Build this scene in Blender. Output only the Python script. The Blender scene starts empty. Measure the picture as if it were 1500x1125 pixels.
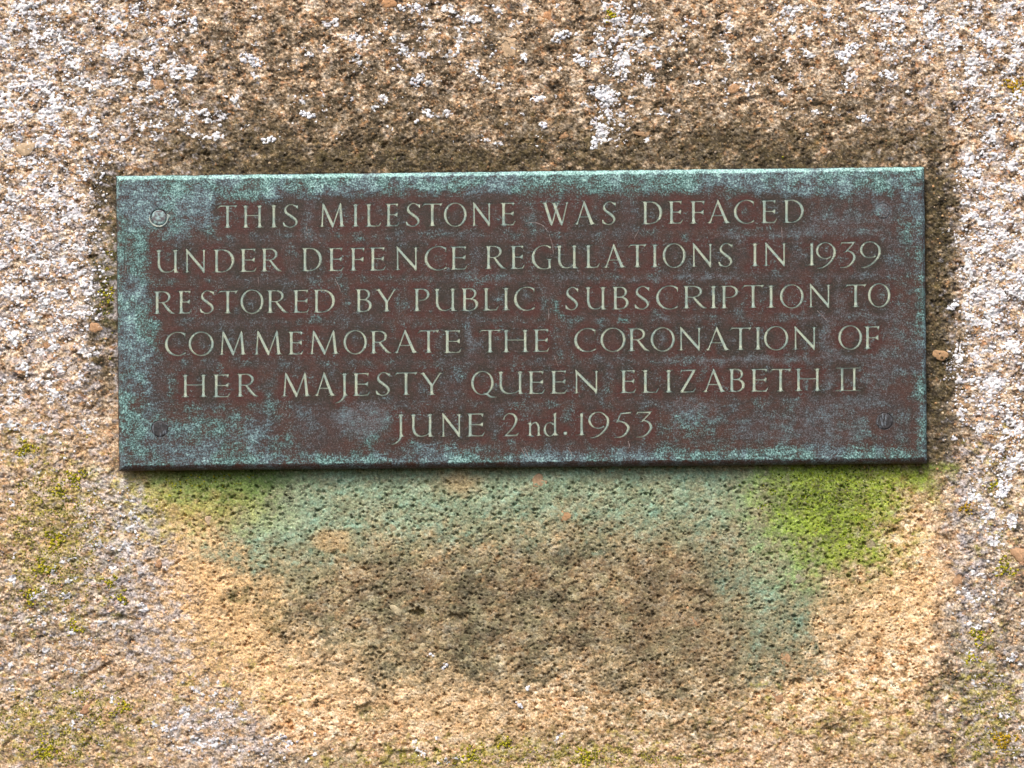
import bpy, math, random, time
import numpy as np
from mathutils import Vector
from mathutils.geometry import delaunay_2d_cdt

T_START = time.time()
R = math.radians
rng = np.random.default_rng(7)
random.seed(7)
scene = bpy.context.scene
COL = scene.collection

# ------------------------------------------------------------------ scale
MM = 0.001
PXM = 0.0005            # one photograph pixel is half a millimetre on the plaque face
FACE = 0.0095           # how far the plaque face stands proud of the stone
ZC = 0.80               # height of the picture centre above the ground
DIST = 1.60             # camera to plaque face

# ------------------------------------------------------------------ camera
cam_d = bpy.data.cameras.new('camera')
cam = bpy.data.objects.new('camera', cam_d)
COL.objects.link(cam)
cam.location = (0.0, -(FACE + DIST), ZC)
cam.rotation_euler = (R(90), 0, 0)
cam_d.sensor_width = 36.0
cam_d.lens = 36.0 * DIST / (1500 * PXM)
cam_d.clip_end = 100
cam_d.clip_start = 0.05
scene.camera = cam

# ------------------------------------------------------------------ light: bright overcast
SUN_EL, SUN_AZ = R(52), R(-24)      # high, in front of the stone, a little from the left
w = bpy.data.worlds.new("World")
scene.world = w
w.use_nodes = True
nt = w.node_tree
nt.nodes.clear()
bg = nt.nodes.new('ShaderNodeBackground')
sky = nt.nodes.new('ShaderNodeTexSky')
out = nt.nodes.new('ShaderNodeOutputWorld')
sky.sky_type = 'NISHITA'
sky.sun_disc = False
sky.sun_elevation = SUN_EL
sun_dir = Vector((math.sin(SUN_AZ) * math.cos(SUN_EL), -math.cos(SUN_AZ) * math.cos(SUN_EL), math.sin(SUN_EL)))
sky.sun_rotation = math.atan2(sun_dir.x, sun_dir.y)
sky.air_density = 1.0
sky.dust_density = 4.0
sky.ozone_density = 1.0
bg.inputs[1].default_value = 0.13
nt.links.new(sky.outputs[0], bg.inputs[0])
nt.links.new(bg.outputs[0], out.inputs[0])

sd = bpy.data.lights.new('sun', 'SUN')
sd.energy = 1.5
sd.angle = R(13)
sd.color = (1.0, 0.955, 0.90)
sun = bpy.data.objects.new('sun', sd)
COL.objects.link(sun)
sun.rotation_euler = sun_dir.to_track_quat('Z', 'Y').to_euler()
sun.location = (-0.5, -2, 3)

vs = scene.view_settings
vs.view_transform = 'Standard'
vs.look = 'None'
vs.gamma = 1.0
vs.use_curve_mapping = False
vs.exposure = 0.77
scene.cycles.max_bounces = 6

# ------------------------------------------------------------------ helpers
def lin(r, g, b):
    def f(c):
        c /= 255.0
        return c / 12.92 if c <= 0.04045 else ((c + 0.055) / 1.055) ** 2.4
    return (f(r), f(g), f(b))

def sstep(a, b, x):
    t = np.clip((x - a) / (b - a), 0, 1)
    return t * t * (3 - 2 * t)

_tabs = {}
def _tab(seed):
    if seed not in _tabs:
        r = np.random.default_rng(1000 + seed)
        a = r.random((256, 256)).astype(np.float32) * 2 * np.pi
        _tabs[seed] = (np.cos(a).astype(np.float32), np.sin(a).astype(np.float32),
                       r.random((256, 256)).astype(np.float32), r.random((256, 256)).astype(np.float32),
                       r.random((256, 256)).astype(np.float32))
    return _tabs[seed]

def noise(u, v, seed=0):
    """gradient noise, about -0.7..0.7"""
    gx, gy = _tab(seed)[:2]
    iu = np.floor(u).astype(np.int32); iv = np.floor(v).astype(np.int32)
    fu = (u - iu).astype(np.float32); fv = (v - iv).astype(np.float32)
    a = iu & 255; b = iv & 255; a1 = (iu + 1) & 255; b1 = (iv + 1) & 255
    su = fu * fu * fu * (fu * (fu * 6 - 15) + 10); sv = fv * fv * fv * (fv * (fv * 6 - 15) + 10)
    n00 = gx[a, b] * fu + gy[a, b] * fv
    n10 = gx[a1, b] * (fu - 1) + gy[a1, b] * fv
    n01 = gx[a, b1] * fu + gy[a, b1] * (fv - 1)
    n11 = gx[a1, b1] * (fu - 1) + gy[a1, b1] * (fv - 1)
    return (n00 * (1 - su) + n10 * su) * (1 - sv) + (n01 * (1 - su) + n11 * su) * sv

def fbm(u, v, seed=0, oct=4, gain=0.5):
    s = np.zeros_like(u, dtype=np.float32); a = 1.0; f = 1.0; t = 0.0
    for k in range(oct):
        s += a * noise(u * f + 17.3 * k, v * f + 9.1 * k, seed + k)
        t += a; a *= gain; f *= 2.03
    return s / t * 1.6          # about -1..1

def worley(u, v, seed=0, jit=0.9):
    """F1, F2 and three random numbers of the nearest cell"""
    _, _, jx, jy, jr = _tab(seed)
    iu = np.floor(u).astype(np.int32); iv = np.floor(v).astype(np.int32)
    f1 = np.full(u.shape, 9.0, np.float32); f2 = f1.copy(); ca = np.zeros(u.shape, np.int32); cb = ca.copy()
    for du in (-1, 0, 1):
        for dv in (-1, 0, 1):
            a = (iu + du) & 255; b = (iv + dv) & 255
            x = iu + du + 0.5 + (jx[a, b] - 0.5) * jit - u
            y = iv + dv + 0.5 + (jy[a, b] - 0.5) * jit - v
            d = (x * x + y * y).astype(np.float32)
            m = d < f1
            f2 = np.where(m, f1, np.minimum(f2, d))
            f1 = np.where(m, d, f1)
            ca = np.where(m, a, ca); cb = np.where(m, b, cb)
    return np.sqrt(f1), np.sqrt(f2), jr[ca, cb], jx[cb, ca], jy[cb, ca]

def ell(X, Y, cx, cy, rx, ry, soft=0.35, ang=0.0):
    """1 inside an ellipse, falling to 0 over a soft rim"""
    c, s = math.cos(R(ang)), math.sin(R(ang))
    dx = X - cx; dy = Y - cy
    d = np.sqrt(((dx * c + dy * s) / rx) ** 2 + ((-dx * s + dy * c) / ry) ** 2)
    return 1 - sstep(1 - soft, 1 + soft, d)

def mat(name):
    m = bpy.data.materials.new(name)
    m.use_nodes = True
    n = m.node_tree
    n.nodes.clear()
    o = n.nodes.new('ShaderNodeOutputMaterial')
    b = n.nodes.new('ShaderNodeBsdfPrincipled')
    n.links.new(b.outputs[0], o.inputs[0])
    return m, n, b

def nd(n, t, **k):
    x = n.nodes.new(t)
    for a, b in k.items():
        setattr(x, a, b)
    return x

def mth(n, op, a, b=None, c=None, clamp=False):
    x = n.nodes.new('ShaderNodeMath'); x.operation = op; x.use_clamp = clamp
    for i, s in enumerate((a, b, c)):
        if s is None: continue
        if isinstance(s, (int, float)): x.inputs[i].default_value = s
        else: n.links.new(s, x.inputs[i])
    return x.outputs[0]

def mixc(n, f, a, b, mode='MIX'):
    x = n.nodes.new('ShaderNodeMix'); x.data_type = 'RGBA'; x.blend_type = mode
    for s, i in ((f, 0), (a, 6), (b, 7)):
        if isinstance(s, (int, float)): x.inputs[i].default_value = s
        elif isinstance(s, tuple): x.inputs[i].default_value = (*s, 1)
        else: n.links.new(s, x.inputs[i])
    return x.outputs[2]

def noise_node(n, scale, detail=3, rough=0.55, stretch=None, coord=None):
    tc = nd(n, 'ShaderNodeTexCoord')
    src = tc.outputs['Object']
    if stretch:
        mp = nd(n, 'ShaderNodeMapping'); mp.inputs['Scale'].default_value = stretch
        n.links.new(src, mp.inputs[0]); src = mp.outputs[0]
    x = nd(n, 'ShaderNodeTexNoise')
    x.inputs['Scale'].default_value = scale; x.inputs['Detail'].default_value = detail
    x.inputs['Roughness'].default_value = rough
    n.links.new(src, x.inputs['Vector'])
    return x.outputs[0]

def ramp(n, f, lo, hi):
    x = nd(n, 'ShaderNodeMapRange'); x.interpolation_type = 'SMOOTHSTEP'
    n.links.new(f, x.inputs[0]); x.inputs[1].default_value = lo; x.inputs[2].default_value = hi
    return x.outputs[0]

def link(name, me, m=None, parent=None, label=None, cat=None, group=None, kind=None, loc=None):
    o = bpy.data.objects.new(name, me)
    COL.objects.link(o)
    if m is not None and me is not None:
        for mm in (m if isinstance(m, (list, tuple)) else [m]): me.materials.append(mm)
    if parent is not None: o.parent = parent
    if loc is not None: o.location = loc
    if label: o['label'] = label
    if cat: o['category'] = cat
    if group: o['group'] = group
    if kind: o['kind'] = kind
    return o

def np_mesh(name, V, F3=None, F4=None, smooth=True, attrs=None, mi=None):
    me = bpy.data.meshes.new(name)
    V = np.asarray(V, np.float32)
    me.vertices.add(len(V)); me.vertices.foreach_set('co', V.ravel())
    parts, tot = [], []
    if F3 is not None and len(F3): parts.append(np.asarray(F3, np.int32).ravel()); tot.append(np.full(len(F3), 3, np.int32))
    if F4 is not None and len(F4): parts.append(np.asarray(F4, np.int32).ravel()); tot.append(np.full(len(F4), 4, np.int32))
    li = np.concatenate(parts); tt = np.concatenate(tot)
    me.loops.add(len(li)); me.loops.foreach_set('vertex_index', li)
    me.polygons.add(len(tt))
    st = np.concatenate([[0], np.cumsum(tt)[:-1]]).astype(np.int32)
    me.polygons.foreach_set('loop_start', st)
    if smooth: me.polygons.foreach_set('use_smooth', np.ones(len(tt), bool))
    if mi is not None: me.polygons.foreach_set('material_index', np.asarray(mi, np.int32))
    for k, a in (attrs or {}).items():
        a = np.asarray(a, np.float32)
        if a.ndim == 2:
            at = me.attributes.new(k, 'FLOAT_COLOR', 'POINT')
            at.data.foreach_set('color', np.concatenate([a, np.ones((len(a), 1), np.float32)], 1).ravel())
        else:
            at = me.attributes.new(k, 'FLOAT', 'POINT')
            at.data.foreach_set('value', a)
    me.update(calc_edges=True); me.validate()
    return me

# ------------------------------------------------------------------ materials
# stone: its colour is laid down per vertex (grains, stains, algae), the nodes add the finest grain
m_stone, n, b = mat('weathered_oolitic_limestone')
at = nd(n, 'ShaderNodeAttribute', attribute_name='tone')
f1 = noise_node(n, 900, 3, 0.6)
f2 = noise_node(n, 2200, 2, 0.6)
k = mth(n, 'MULTIPLY_ADD', ramp(n, f1, 0.32, 0.68), 0.62, 0.68)
k2 = mth(n, 'MULTIPLY_ADD', ramp(n, f2, 0.3, 0.7), 0.34, 0.83)
k = mth(n, 'MULTIPLY', k, k2)
c = mixc(n, 1.0, at.outputs['Color'], (1, 1, 1), 'MULTIPLY')
vm = nd(n, 'ShaderNodeVectorMath', operation='SCALE')
n.links.new(c, vm.inputs[0]); n.links.new(k, vm.inputs['Scale'])
n.links.new(vm.outputs[0], b.inputs['Base Color'])
b.inputs['Roughness'].default_value = 0.88
b.inputs['Specular IOR Level'].default_value = 0.25
bp = nd(n, 'ShaderNodeBump'); bp.inputs['Strength'].default_value = 0.7; bp.inputs['Distance'].default_value = 0.0007
n.links.new(f1, bp.inputs['Height']); n.links.new(bp.outputs[0], b.inputs['Normal'])

def crust_mat(name, rough=0.95, bump=0.6, lo=0.78, fr=1500):
    m, n, b = mat(name)
    at = nd(n, 'ShaderNodeAttribute', attribute_name='tone')
    f = noise_node(n, fr, 3, 0.6)
    k = mth(n, 'MULTIPLY_ADD', ramp(n, f, 0.3, 0.7), 1.12 - lo, lo)
    vm = nd(n, 'ShaderNodeVectorMath', operation='SCALE')
    n.links.new(at.outputs['Color'], vm.inputs[0]); n.links.new(k, vm.inputs['Scale'])
    n.links.new(vm.outputs[0], b.inputs['Base Color'])
    b.inputs['Roughness'].default_value = rough
    b.inputs['Specular IOR Level'].default_value = 0.15
    bp = nd(n, 'ShaderNodeBump'); bp.inputs['Strength'].default_value = bump; bp.inputs['Distance'].default_value = 0.0005
    n.links.new(f, bp.inputs['Height']); n.links.new(bp.outputs[0], b.inputs['Normal'])
    return m
m_white = crust_mat('white_crustose_lichen', 0.95, 0.35, 0.86)
m_yellow = crust_mat('yellow_green_lichen')
m_pebble = crust_mat('pebble_stone', 0.6, 0.5, 0.8, 700)

# plaque: brown oxidised bronze under verdigris, amounts carried per vertex
def bronze(name, engraved=False):
    m, n, b = mat(name)
    av = nd(n, 'ShaderNodeAttribute', attribute_name='verdigris').outputs['Fac']
    al = nd(n, 'ShaderNodeAttribute', attribute_name='bloom').outputs['Fac']
    ah = nd(n, 'ShaderNodeAttribute', attribute_name='halo').outputs['Fac']
    streak = noise_node(n, 1.0, 6, 0.72, (150, 150, 520))
    fine = noise_node(n, 820, 5, 0.75)
    patch = noise_node(n, 95, 5, 0.6)
    big = noise_node(n, 38, 3, 0.6)
    brown = mixc(n, ramp(n, patch, 0.38, 0.62), lin(68, 44, 33), lin(48, 42, 34))
    brown = mixc(n, mth(n, 'MULTIPLY', ramp(n, big, 0.4, 0.62), 0.5), brown, lin(56, 46, 44))
    brown = mixc(n, mth(n, 'MULTIPLY', ah, 0.85), brown, mixc(n, ramp(n, big, 0.42, 0.6), lin(70, 33, 25), lin(44, 38, 27)))
    brown = mixc(n, mth(n, 'MULTIPLY', ramp(n, fine, 0.45, 0.72), 0.45), brown, lin(120, 94, 88))
    def cen(x, k): return mth(n, 'MULTIPLY', mth(n, 'SUBTRACT', x, 0.5), k)
    s1 = mth(n, 'ADD', mth(n, 'ADD', cen(streak, 1.7), cen(fine, 3.4)), mth(n, 'ADD', cen(patch, 2.0), cen(noise_node(n, 1.0, 5, 0.7, (120, 120, 22)), 0.8)))
    lv = mth(n, 'ADD', s1, al)
    c1 = mixc(n, mth(n, 'MULTIPLY', ramp(n, lv, 0.20, 1.30), 0.78), brown, lin(104, 110, 114))
    vv = mth(n, 'ADD', s1, av)
    teal = mixc(n, ramp(n, fine, 0.38, 0.62), lin(66, 104, 100), lin(126, 172, 166))
    teal = mixc(n, mth(n, 'MULTIPLY', ramp(n, big, 0.45, 0.6), 0.65), teal, lin(118, 134, 148))
    c2 = mixc(n, mth(n, 'MULTIPLY', ramp(n, vv, 0.35, 1.35), 0.84), c1, teal)
    c3 = mixc(n, ramp(n, vv, 1.05, 1.9), c2, mixc(n, ramp(n, fine, 0.4, 0.6), lin(112, 160, 150), lin(184, 222, 212)))
    c3 = mixc(n, mth(n, 'MULTIPLY', mth(n, 'MULTIPLY', ramp(n, noise_node(n, 1500, 2, .6), 0.60, 0.72), mth(n, 'MULTIPLY_ADD', ah, -.8, 1)), mth(n, 'ADD', mth(n, 'MULTIPLY', al, .8), 0.15)), c3, lin(168, 176, 184))
    dk = ramp(n, noise_node(n, 1.0, 6, 0.75, (380, 380, 900)), 0.51, 0.66)
    c3 = mixc(n, mth(n, 'MULTIPLY', dk, mth(n, 'MULTIPLY_ADD', ramp(n, av, 1.0, 1.3), -0.45, 0.72)), c3, lin(38, 38, 37))
    n.links.new(c3, b.inputs['Base Color'])
    b.inputs['Metallic'].default_value = 0.0
    b.inputs['Specular IOR Level'].default_value = 0.35
    rr = mth(n, 'MULTIPLY_ADD', ramp(n, vv, 0.4, 1.0), 0.28, 0.54)
    n.links.new(rr, b.inputs['Roughness'])
    hsum = mth(n, 'ADD', mth(n, 'MULTIPLY', ramp(n, vv, 0.4, 1.2), 0.7), mth(n, 'ADD', mth(n, 'MULTIPLY', fine, 0.7), mth(n, 'MULTIPLY', streak, 0.6)))
    bp = nd(n, 'ShaderNodeBump'); bp.inputs['Strength'].default_value = 0.55; bp.inputs['Distance'].default_value = 0.0005
    n.links.new(hsum, bp.inputs['Height']); n.links.new(bp.outputs[0], b.inputs['Normal'])
    return m
m_bronze = bronze('patinated_bronze')

m_paint, n, b = mat('pale_letter_fill')
f = noise_node(n, 900, 4, 0.6); g = noise_node(n, 120, 3, 0.6)
c = mixc(n, ramp(n, g, 0.35, 0.65), lin(176, 186, 164), lin(146, 166, 156))
c = mixc(n, mth(n, 'MULTIPLY', ramp(n, f, 0.52, 0.72), 0.7), c, lin(104, 102, 84))
n.links.new(c, b.inputs['Base Color']); b.inputs['Roughness'].default_value = 0.75
bp = nd(n, 'ShaderNodeBump'); bp.inputs['Strength'].default_value = 0.4; bp.inputs['Distance'].default_value = 0.0003
n.links.new(f, bp.inputs['Height']); n.links.new(bp.outputs[0], b.inputs['Normal'])

m_cut, n, b = mat('shadow_toned_letter_edge')  # bronze-brown cut walls, toned dark to paint the shadow outline round the letters
f = noise_node(n, 700, 3, 0.6)
c = mixc(n, ramp(n, f, 0.4, 0.65), lin(66, 56, 42), lin(120, 122, 100))
n.links.new(c, b.inputs['Base Color']); b.inputs['Roughness'].default_value = 0.6

m_scr, n, b = mat('bright_scratch')
f = noise_node(n, 600, 3, 0.6)
c = mixc(n, ramp(n, f, 0.4, 0.65), lin(110, 92, 86), lin(158, 150, 146))
n.links.new(c, b.inputs['Base Color']); b.inputs['Roughness'].default_value = 0.55

# ================================================================== THE STONE
SC = (DIST + FACE) / DIST       # a stone point lies deeper than the plaque face
QUAD = [(168.5, 257.0), (1355.5, 243.5), (1359.5, 679.5), (173.0, 690.5)]   # plaque outline in photograph pixels

def plaque_coord(X, Y):
    """fractions across and down the plaque"""
    v = (Y - (257 - (X - 168) * 0.0110)) / 435.0
    u = (X - (168.5 + v * 4.5)) / 1187.0
    return u, v

def stone_fields(X, Y):
    """X, Y in photograph pixels -> height in mm (outwards), albedo"""
    X = X.astype(np.float32); Y = Y.astype(np.float32)
    mx, my = X * 0.5, Y * 0.5                       # millimetres
    wx = X + 30 * fbm(mx / 45, my / 45, 1, 4, 0.6); wy = Y + 30 * fbm(mx / 45, my / 45, 11, 4, 0.6)
    w2x = X + 14 * fbm(mx / 10, my / 10, 21, 3, 0.6); w2y = Y + 14 * fbm(mx / 10, my / 10, 31, 3, 0.6)
    Wx = wx + (w2x - X); Wy = wy + (w2y - Y)
    u, v = plaque_coord(X, Y)
    inside = (sstep(-0.008, 0.004, u) * sstep(-0.02, 0.01, v) * (1 - sstep(0.996, 1.008, u)) * (1 - sstep(0.99, 1.02, v)))
    # --- zones
    lx = 205 + np.clip(Wy - 690, 0, 500) * 0.52
    rx = 1375 + 10 * np.sin(Wy / 60)
    smooth = sstep(-25, 30, Wx - lx) * sstep(-25, 30, rx - Wx) * sstep(675, 700, Y)
    smooth = smooth * (1 - 0.55 * sstep(1040, 1120, Wy + 0.05 * (Wx - 700)))
    rough = 1 - smooth
    # --- relief
    h = 2.2 * fbm(mx / 110, my / 110, 41, 3) + 1.2 * fbm(mx / 34, my / 34, 44, 3)
    sx = mx * 0.85 - my * 0.5; sy = mx * 0.5 + my * 0.85          # the bedding runs down to the right
    fn = fbm(sx / 3.4, sy / 2.4, 51, 3, 0.65)
    vary = sstep(-0.35, 0.45, fbm(mx / 24, my / 20, 59, 3))
    h += (1.2 + 0.4 * rough) * fbm(sx / 15, sy / 9, 47, 6, 0.68)
    h += (0.30 + 0.45 * rough * vary) * fbm(mx / 2.6 + 0.3 * fn, my / 2.1, 52, 3, 0.7)
    rid = 1 - np.abs(fbm(sx / 10, sy / 6, 57, 5, 0.65)) * 3.0
    h += rough * 0.75 * np.clip(rid, -1, 1) * vary
    g1 = worley(mx / 4.2 + 0.9 * fn, my / 3.6 + .5 * fn, 61, 1.0)
    g2 = worley(mx / 1.9 + .4 * fn, my / 1.75, 62, 1.0)
    rg = 0.25 + 0.5 * g1[3]
    dome1 = np.sqrt(np.clip(1 - (g1[0] / rg) ** 2, 0, 1)) * (g1[2] > 0.62)
    dome2 = np.sqrt(np.clip(1 - (g2[0] / 0.5) ** 2, 0, 1)) * (g2[2] > 0.5)
    h += rough * (0.75 * dome1 + 0.30 * dome2) + smooth * (0.35 * dome1 * (g1[4] > .4) + 0.15 * dome2)
    hol = fbm(sx / 11, sy / 6, 345, 5, 0.66)
    h -= (rough * 2.4 + smooth * 1.9) * sstep(0.24, 0.50, hol)
    # pores, of uneven size and gathered in places
    p1 = worley(mx / 4.4 + 0.35 * fn, my / 4.2 + .3 * fn, 63, 1.0)
    p2 = worley(mx / 2.2 + .2 * fn, my / 2.2, 64, 1.0)
    dens = 0.5 + 0.9 * fbm(mx / 22, my / 16, 66, 4, 0.6)
    r1 = (0.10 + 0.26 * p1[3] ** 2) * (p1[2] < 0.35 + 0.5 * dens)
    r2 = (0.14 + 0.20 * p2[3] ** 1.5) * (p2[2] < 0.15 + 0.55 * dens)
    pit = (1 - sstep(0.45, 1.25, p1[0] / np.maximum(r1, 0.02))) * (1.4 + 2.4 * p1[4]) * (r1 > 0.05)
    pit2 = (1 - sstep(0.45, 1.3, p2[0] / np.maximum(r2, 0.02))) * (0.7 + 1.2 * p2[4]) * (r2 > 0.05)
    h -= (0.35 + 0.65 * smooth) * np.maximum(pit, pit2)
    # crevices
    cre = 1 - sstep(0.0, 0.09, np.abs(fbm(sx / 26, sy / 13, 71, 5, 0.65)))
    crem = sstep(0.15, 0.6, fbm(mx / 40, my / 40, 75, 2))
    h -= 1.5 * cre * crem * (0.45 + 0.55 * rough)
    holes = [(611, 896, 9, 9, 6.5), (668, 905, 16, 7, 2.6), (540, 1041, 15, 9, 2.6), (590, 1107, 16, 7, 2.2), (1226, 1070, 15, 8, 2.2),
             (187, 905, 13, 5, 3.0), (1390, 1008, 18, 16, 2.4), (345, 878, 10, 8, 1.2), (62, 42, 20, 15, 1.5), (105, 78, 16, 8, 1.8),
             (810, 128, 16, 8, 2.0), (1095, 152, 16, 10, 2.0), (668, 138, 12, 8, 1.6), (55, 417, 16, 6, 2.5), (100, 500, 14, 5, 2.5),
             (40, 555, 15, 6, 2.0), (130, 905, 30, 5, 1.5), (1015, 872, 30, 6, 1.5), (835, 885, 24, 5, 1.5), (1170, 1000, 18, 6, 1.6),
             (1205, 800, 8, 6, 1.0), (1240, 560, 1, 1, 0), (760, 1118, 20, 6, 1.5), (1040, 1110, 14, 7, 1.6)]
    for (cx, cy, ax, ay, dp) in holes:
        if dp: h -= dp * ell(w2x, w2y, cx, cy, ax, ay, 0.45)
    # settle the stone under and around the plaque
    near = sstep(-0.02, 0.0, u) * sstep(-0.05, 0.0, v) * (1 - sstep(1.0, 1.02, u)) * (1 - sstep(1.0, 1.05, v))
    h = h * (1 - 0.35 * near) - 1.2
    h -= 4.5 * sstep(.98, 1.0, v) * (1 - sstep(1.004, 1.035, v + .012 * fn)) * sstep(-.01, .01, u) * (1 - sstep(.99, 1.005, u))  # groove added along the lower edge to deepen the plaque's shadow
    h = np.where(inside > 0, np.minimum(h, 3 - 5 * inside), h)
    # --- albedo
    N = len(X)
    def C(*rgb): return np.array(lin(*rgb), np.float32)[None, :]
    def mixa(base, col, f): return base * (1 - f[:, None]) + col * f[:, None]
    q = worley(mx / 2.6 + 0.4 * fn, my / 2.3, 81)
    q2 = worley(mx / 1.3, my / 1.2, 82)
    n1 = fbm(mx / 22, my / 22, 83, 5, 0.62); n2 = fbm(sx / 7, sy / 4.6, 86, 5, 0.72); n3 = fbm(mx / 1.6, my / 1.4, 89, 2)
    def pal(t, cols):
        k = np.array([lin(*c_) for c_ in cols]); xk = np.linspace(0, 1, len(cols))
        return np.stack([np.interp(t, xk, k[:, j]) for j in range(3)], 1).astype(np.float32)
    t1 = 0.53 + 1.5 * fbm(mx / 13, my / 10, 301, 6, 0.82) + 0.30 * (q[2] - 0.5) + 0.22 * (q2[2] - 0.5)
    rc = pal(t1, [(50, 42, 34), (92, 76, 58), (152, 126, 98), (194, 164, 130), (228, 202, 170), (244, 226, 204)])
    rc = mixa(rc, C(216, 152, 92), sstep(0.12, 0.38, fbm(mx / 8, my / 6, 311, 4, 0.7)) * 0.55)
    rc = mixa(rc, C(172, 160, 150), sstep(0.10, 0.40, fbm(mx / 10, my / 8, 321, 5, 0.75)) * 0.55)
    rc = mixa(rc, C(196, 138, 96), (q[2] > 0.9) * (g1[2] > .5) * 0.6)
    t2 = 0.55 + 1.35 * fbm(mx / 12, my / 8, 331, 6, 0.80) + 0.28 * (q2[2] - 0.5) + .15 * (q[2] - .5)
    sc = pal(t2, [(94, 74, 48), (152, 120, 80), (206, 166, 122), (232, 194, 150), (245, 216, 178), (250, 234, 206)])
    sc = mixa(sc, C(218, 150, 90), sstep(0.10, 0.38, fbm(mx / 9, my / 6, 341, 4, 0.7)) * 0.5)
    col = rc * rough[:, None] + sc * smooth[:, None]
    # warmer, paler buff patches of the left and lower left
    col = mixa(col, C(222, 180, 130), np.maximum(ell(Wx, Wy, 60, 720, 150, 120, 0.5), ell(Wx, Wy, 130, 1080, 260, 130, 0.6)) * 0.45)
    col = mixa(col, C(238, 194, 138), ell(Wx, Wy, 320, 870, 100, 130, 0.45) * 0.75)
    col = mixa(col, C(236, 196, 142), ell(Wx, Wy, 1270, 880, 110, 60, 0.5) * 0.5)
    col = mixa(col, C(232, 194, 146), ell(Wx, Wy, 560, 1010, 230, 55, 0.6, 12) * 0.5)
    # dark band of grime above the plaque, dark olive strips beside it
    band = sstep(95, 240, Wy - 0.02 * (Wx - 750)) * (1 - sstep(262, 300, Y)) * sstep(130, 330, Wx - 0.25 * (Y - 250)) * (1 - sstep(1375, 1440, Wx + 0.2 * (260 - Y)))
    band2 = sstep(1330, 1352, X) * (1 - sstep(1380, 1425, w2x + .5 * (Wx - X))) * sstep(230, 262, Y) * (1 - sstep(640, 760, Wy))
    band3 = sstep(116, 150, w2x + .5 * (Wx - X)) * (1 - sstep(172, 200, X)) * sstep(225, 260, Y) * (1 - sstep(520, 640, Wy))
    g = np.clip(np.maximum.reduce([band * 0.9, band2 * 0.95, band3]), 0, 1)
    g = g * (0.62 + 0.38 * sstep(-0.4, 0.3, n1 + n2))
    col = mixa(col, mixa(np.repeat(C(116, 100, 68), N, 0), C(50, 45, 32), sstep(-0.25, 0.30, n2 + 0.6 * n3)), g * sstep(-.5, .15, n2 + n1 + .30) * 0.92)
    col = mixa(col, C(122, 106, 50), g * sstep(0.15, 0.55, fbm(mx / 12, my / 12, 90, 3)) * 0.6)
    bn = np.maximum(sstep(150, 246, Wy - .3 * (Wx - X)) * (1 - sstep(262, 300, Y)) * sstep(165, 330, Wx) * (1 - sstep(1370, 1410, Wx)), np.maximum(band2, .8 * band3))
    bn = bn * sstep(-.55, .10, n1 + .6 * n2 + .1)
    col = mixa(col, mixa(np.repeat(C(88, 78, 50), N, 0), C(34, 31, 21), sstep(-.25, .25, n2 + .5 * n3)), bn * 0.74)
    g = np.maximum(g, bn)
    for (cx, cy, ax, ay, k_) in [(450, 110, 300, 120, .6), (720, 90, 320, 110, .55), (1120, 140, 210, 90, .6), (930, 60, 120, 80, .4), (330, 60, 120, 50, .5), (60, 45, 35, 26, .6), (100, 78, 24, 14, .7), (1280, 130, 60, 40, .4), (1440, 130, 30, 60, .3)]:
        col = mixa(col, C(76, 66, 48), ell(Wx, Wy, cx, cy, ax, ay, 0.5) * k_ * 1.1 * sstep(-0.25, 0.3, n2 + 0.6 * n1))
    # grey run-off stain below the plaque, its edge feathered by the grain of the stone
    det = n2 * 0.55 + n1 * 0.5 + fbm(mx / 4, my / 3, 351, 4, 0.7) * 0.35
    drip = fbm(X / 26, Y / 130, 361, 4, 0.65)
    def film(mask, lo=0.18, hi=0.62, k=0.45):
        return sstep(lo - .12, hi + .25, mask + 1.25 * k * det * sstep(0, .35, mask))
    st = np.maximum(ell(Wx, Wy, 680, 760, 350, 250, 0.42), ell(Wx, Wy, 1000, 770, 265, 265, 0.5)) * sstep(670, 700, Y)
    col = mixa(col, mixa(np.repeat(C(146, 142, 108), N, 0), C(66, 68, 50), sstep(-.30, .32, det)), film(st, .22, .52, .6) * (0.60 + 0.32 * sstep(-.35, .35, fbm(mx / 30, my / 18, 391, 5, .65))))
    col = mixa(col, C(206, 152, 100), sstep(.12, .42, fbm(sx / 16, sy / 8, 395, 5, .7)) * st * 0.32)
    br = ell(Wx, Wy, 1000, 890, 170, 130, 0.7)
    col = mixa(col, C(104, 84, 62), film(br, .25, .85, .7) * 0.42)
    br = ell(Wx, Wy, 700, 890, 210, 90, 0.7)
    col = mixa(col, C(84, 74, 56), film(br, .35, .95, .9) * 0.45)
    # copper green washed down from the plaque in runs
    cu = ell(Wx, Wy, 640, 690, 430, 95, 0.7)
    cu = np.maximum(cu, ell(Wx, Wy, 420, 735, 130, 90, 0.7))
    cu = np.maximum(cu, ell(Wx, Wy, 1120, 780, 80, 200, 0.8, -8) * 0.66)
    cu = np.maximum(cu, ell(Wx, Wy, 960, 695, 260, 90, 0.7) * 0.95) * sstep(668, 690, Y)
    cf = film(cu + 0.28 * drip * (cu > .02), .12, .85, .4)
    col = mixa(col, mixa(np.repeat(C(118, 140, 112), N, 0), C(156, 190, 160), sstep(-.3, .35, det)), cf * 0.66)
    col = mixa(col, C(150, 196, 176), cf * sstep(0.18, 0.45, det + .2 * drip) * 0.35)
    col = mixa(col, C(66, 88, 72), cf * sstep(0.12, 0.42, -det) * 0.5)
    col = mixa(col, C(206, 160, 108), film(np.maximum(ell(w2x, w2y, 488, 792, 30, 20, 0.5), ell(w2x, w2y, 675, 708, 34, 18, 0.6) * 0.8), .1, .8, .6) * 0.5)
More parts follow.
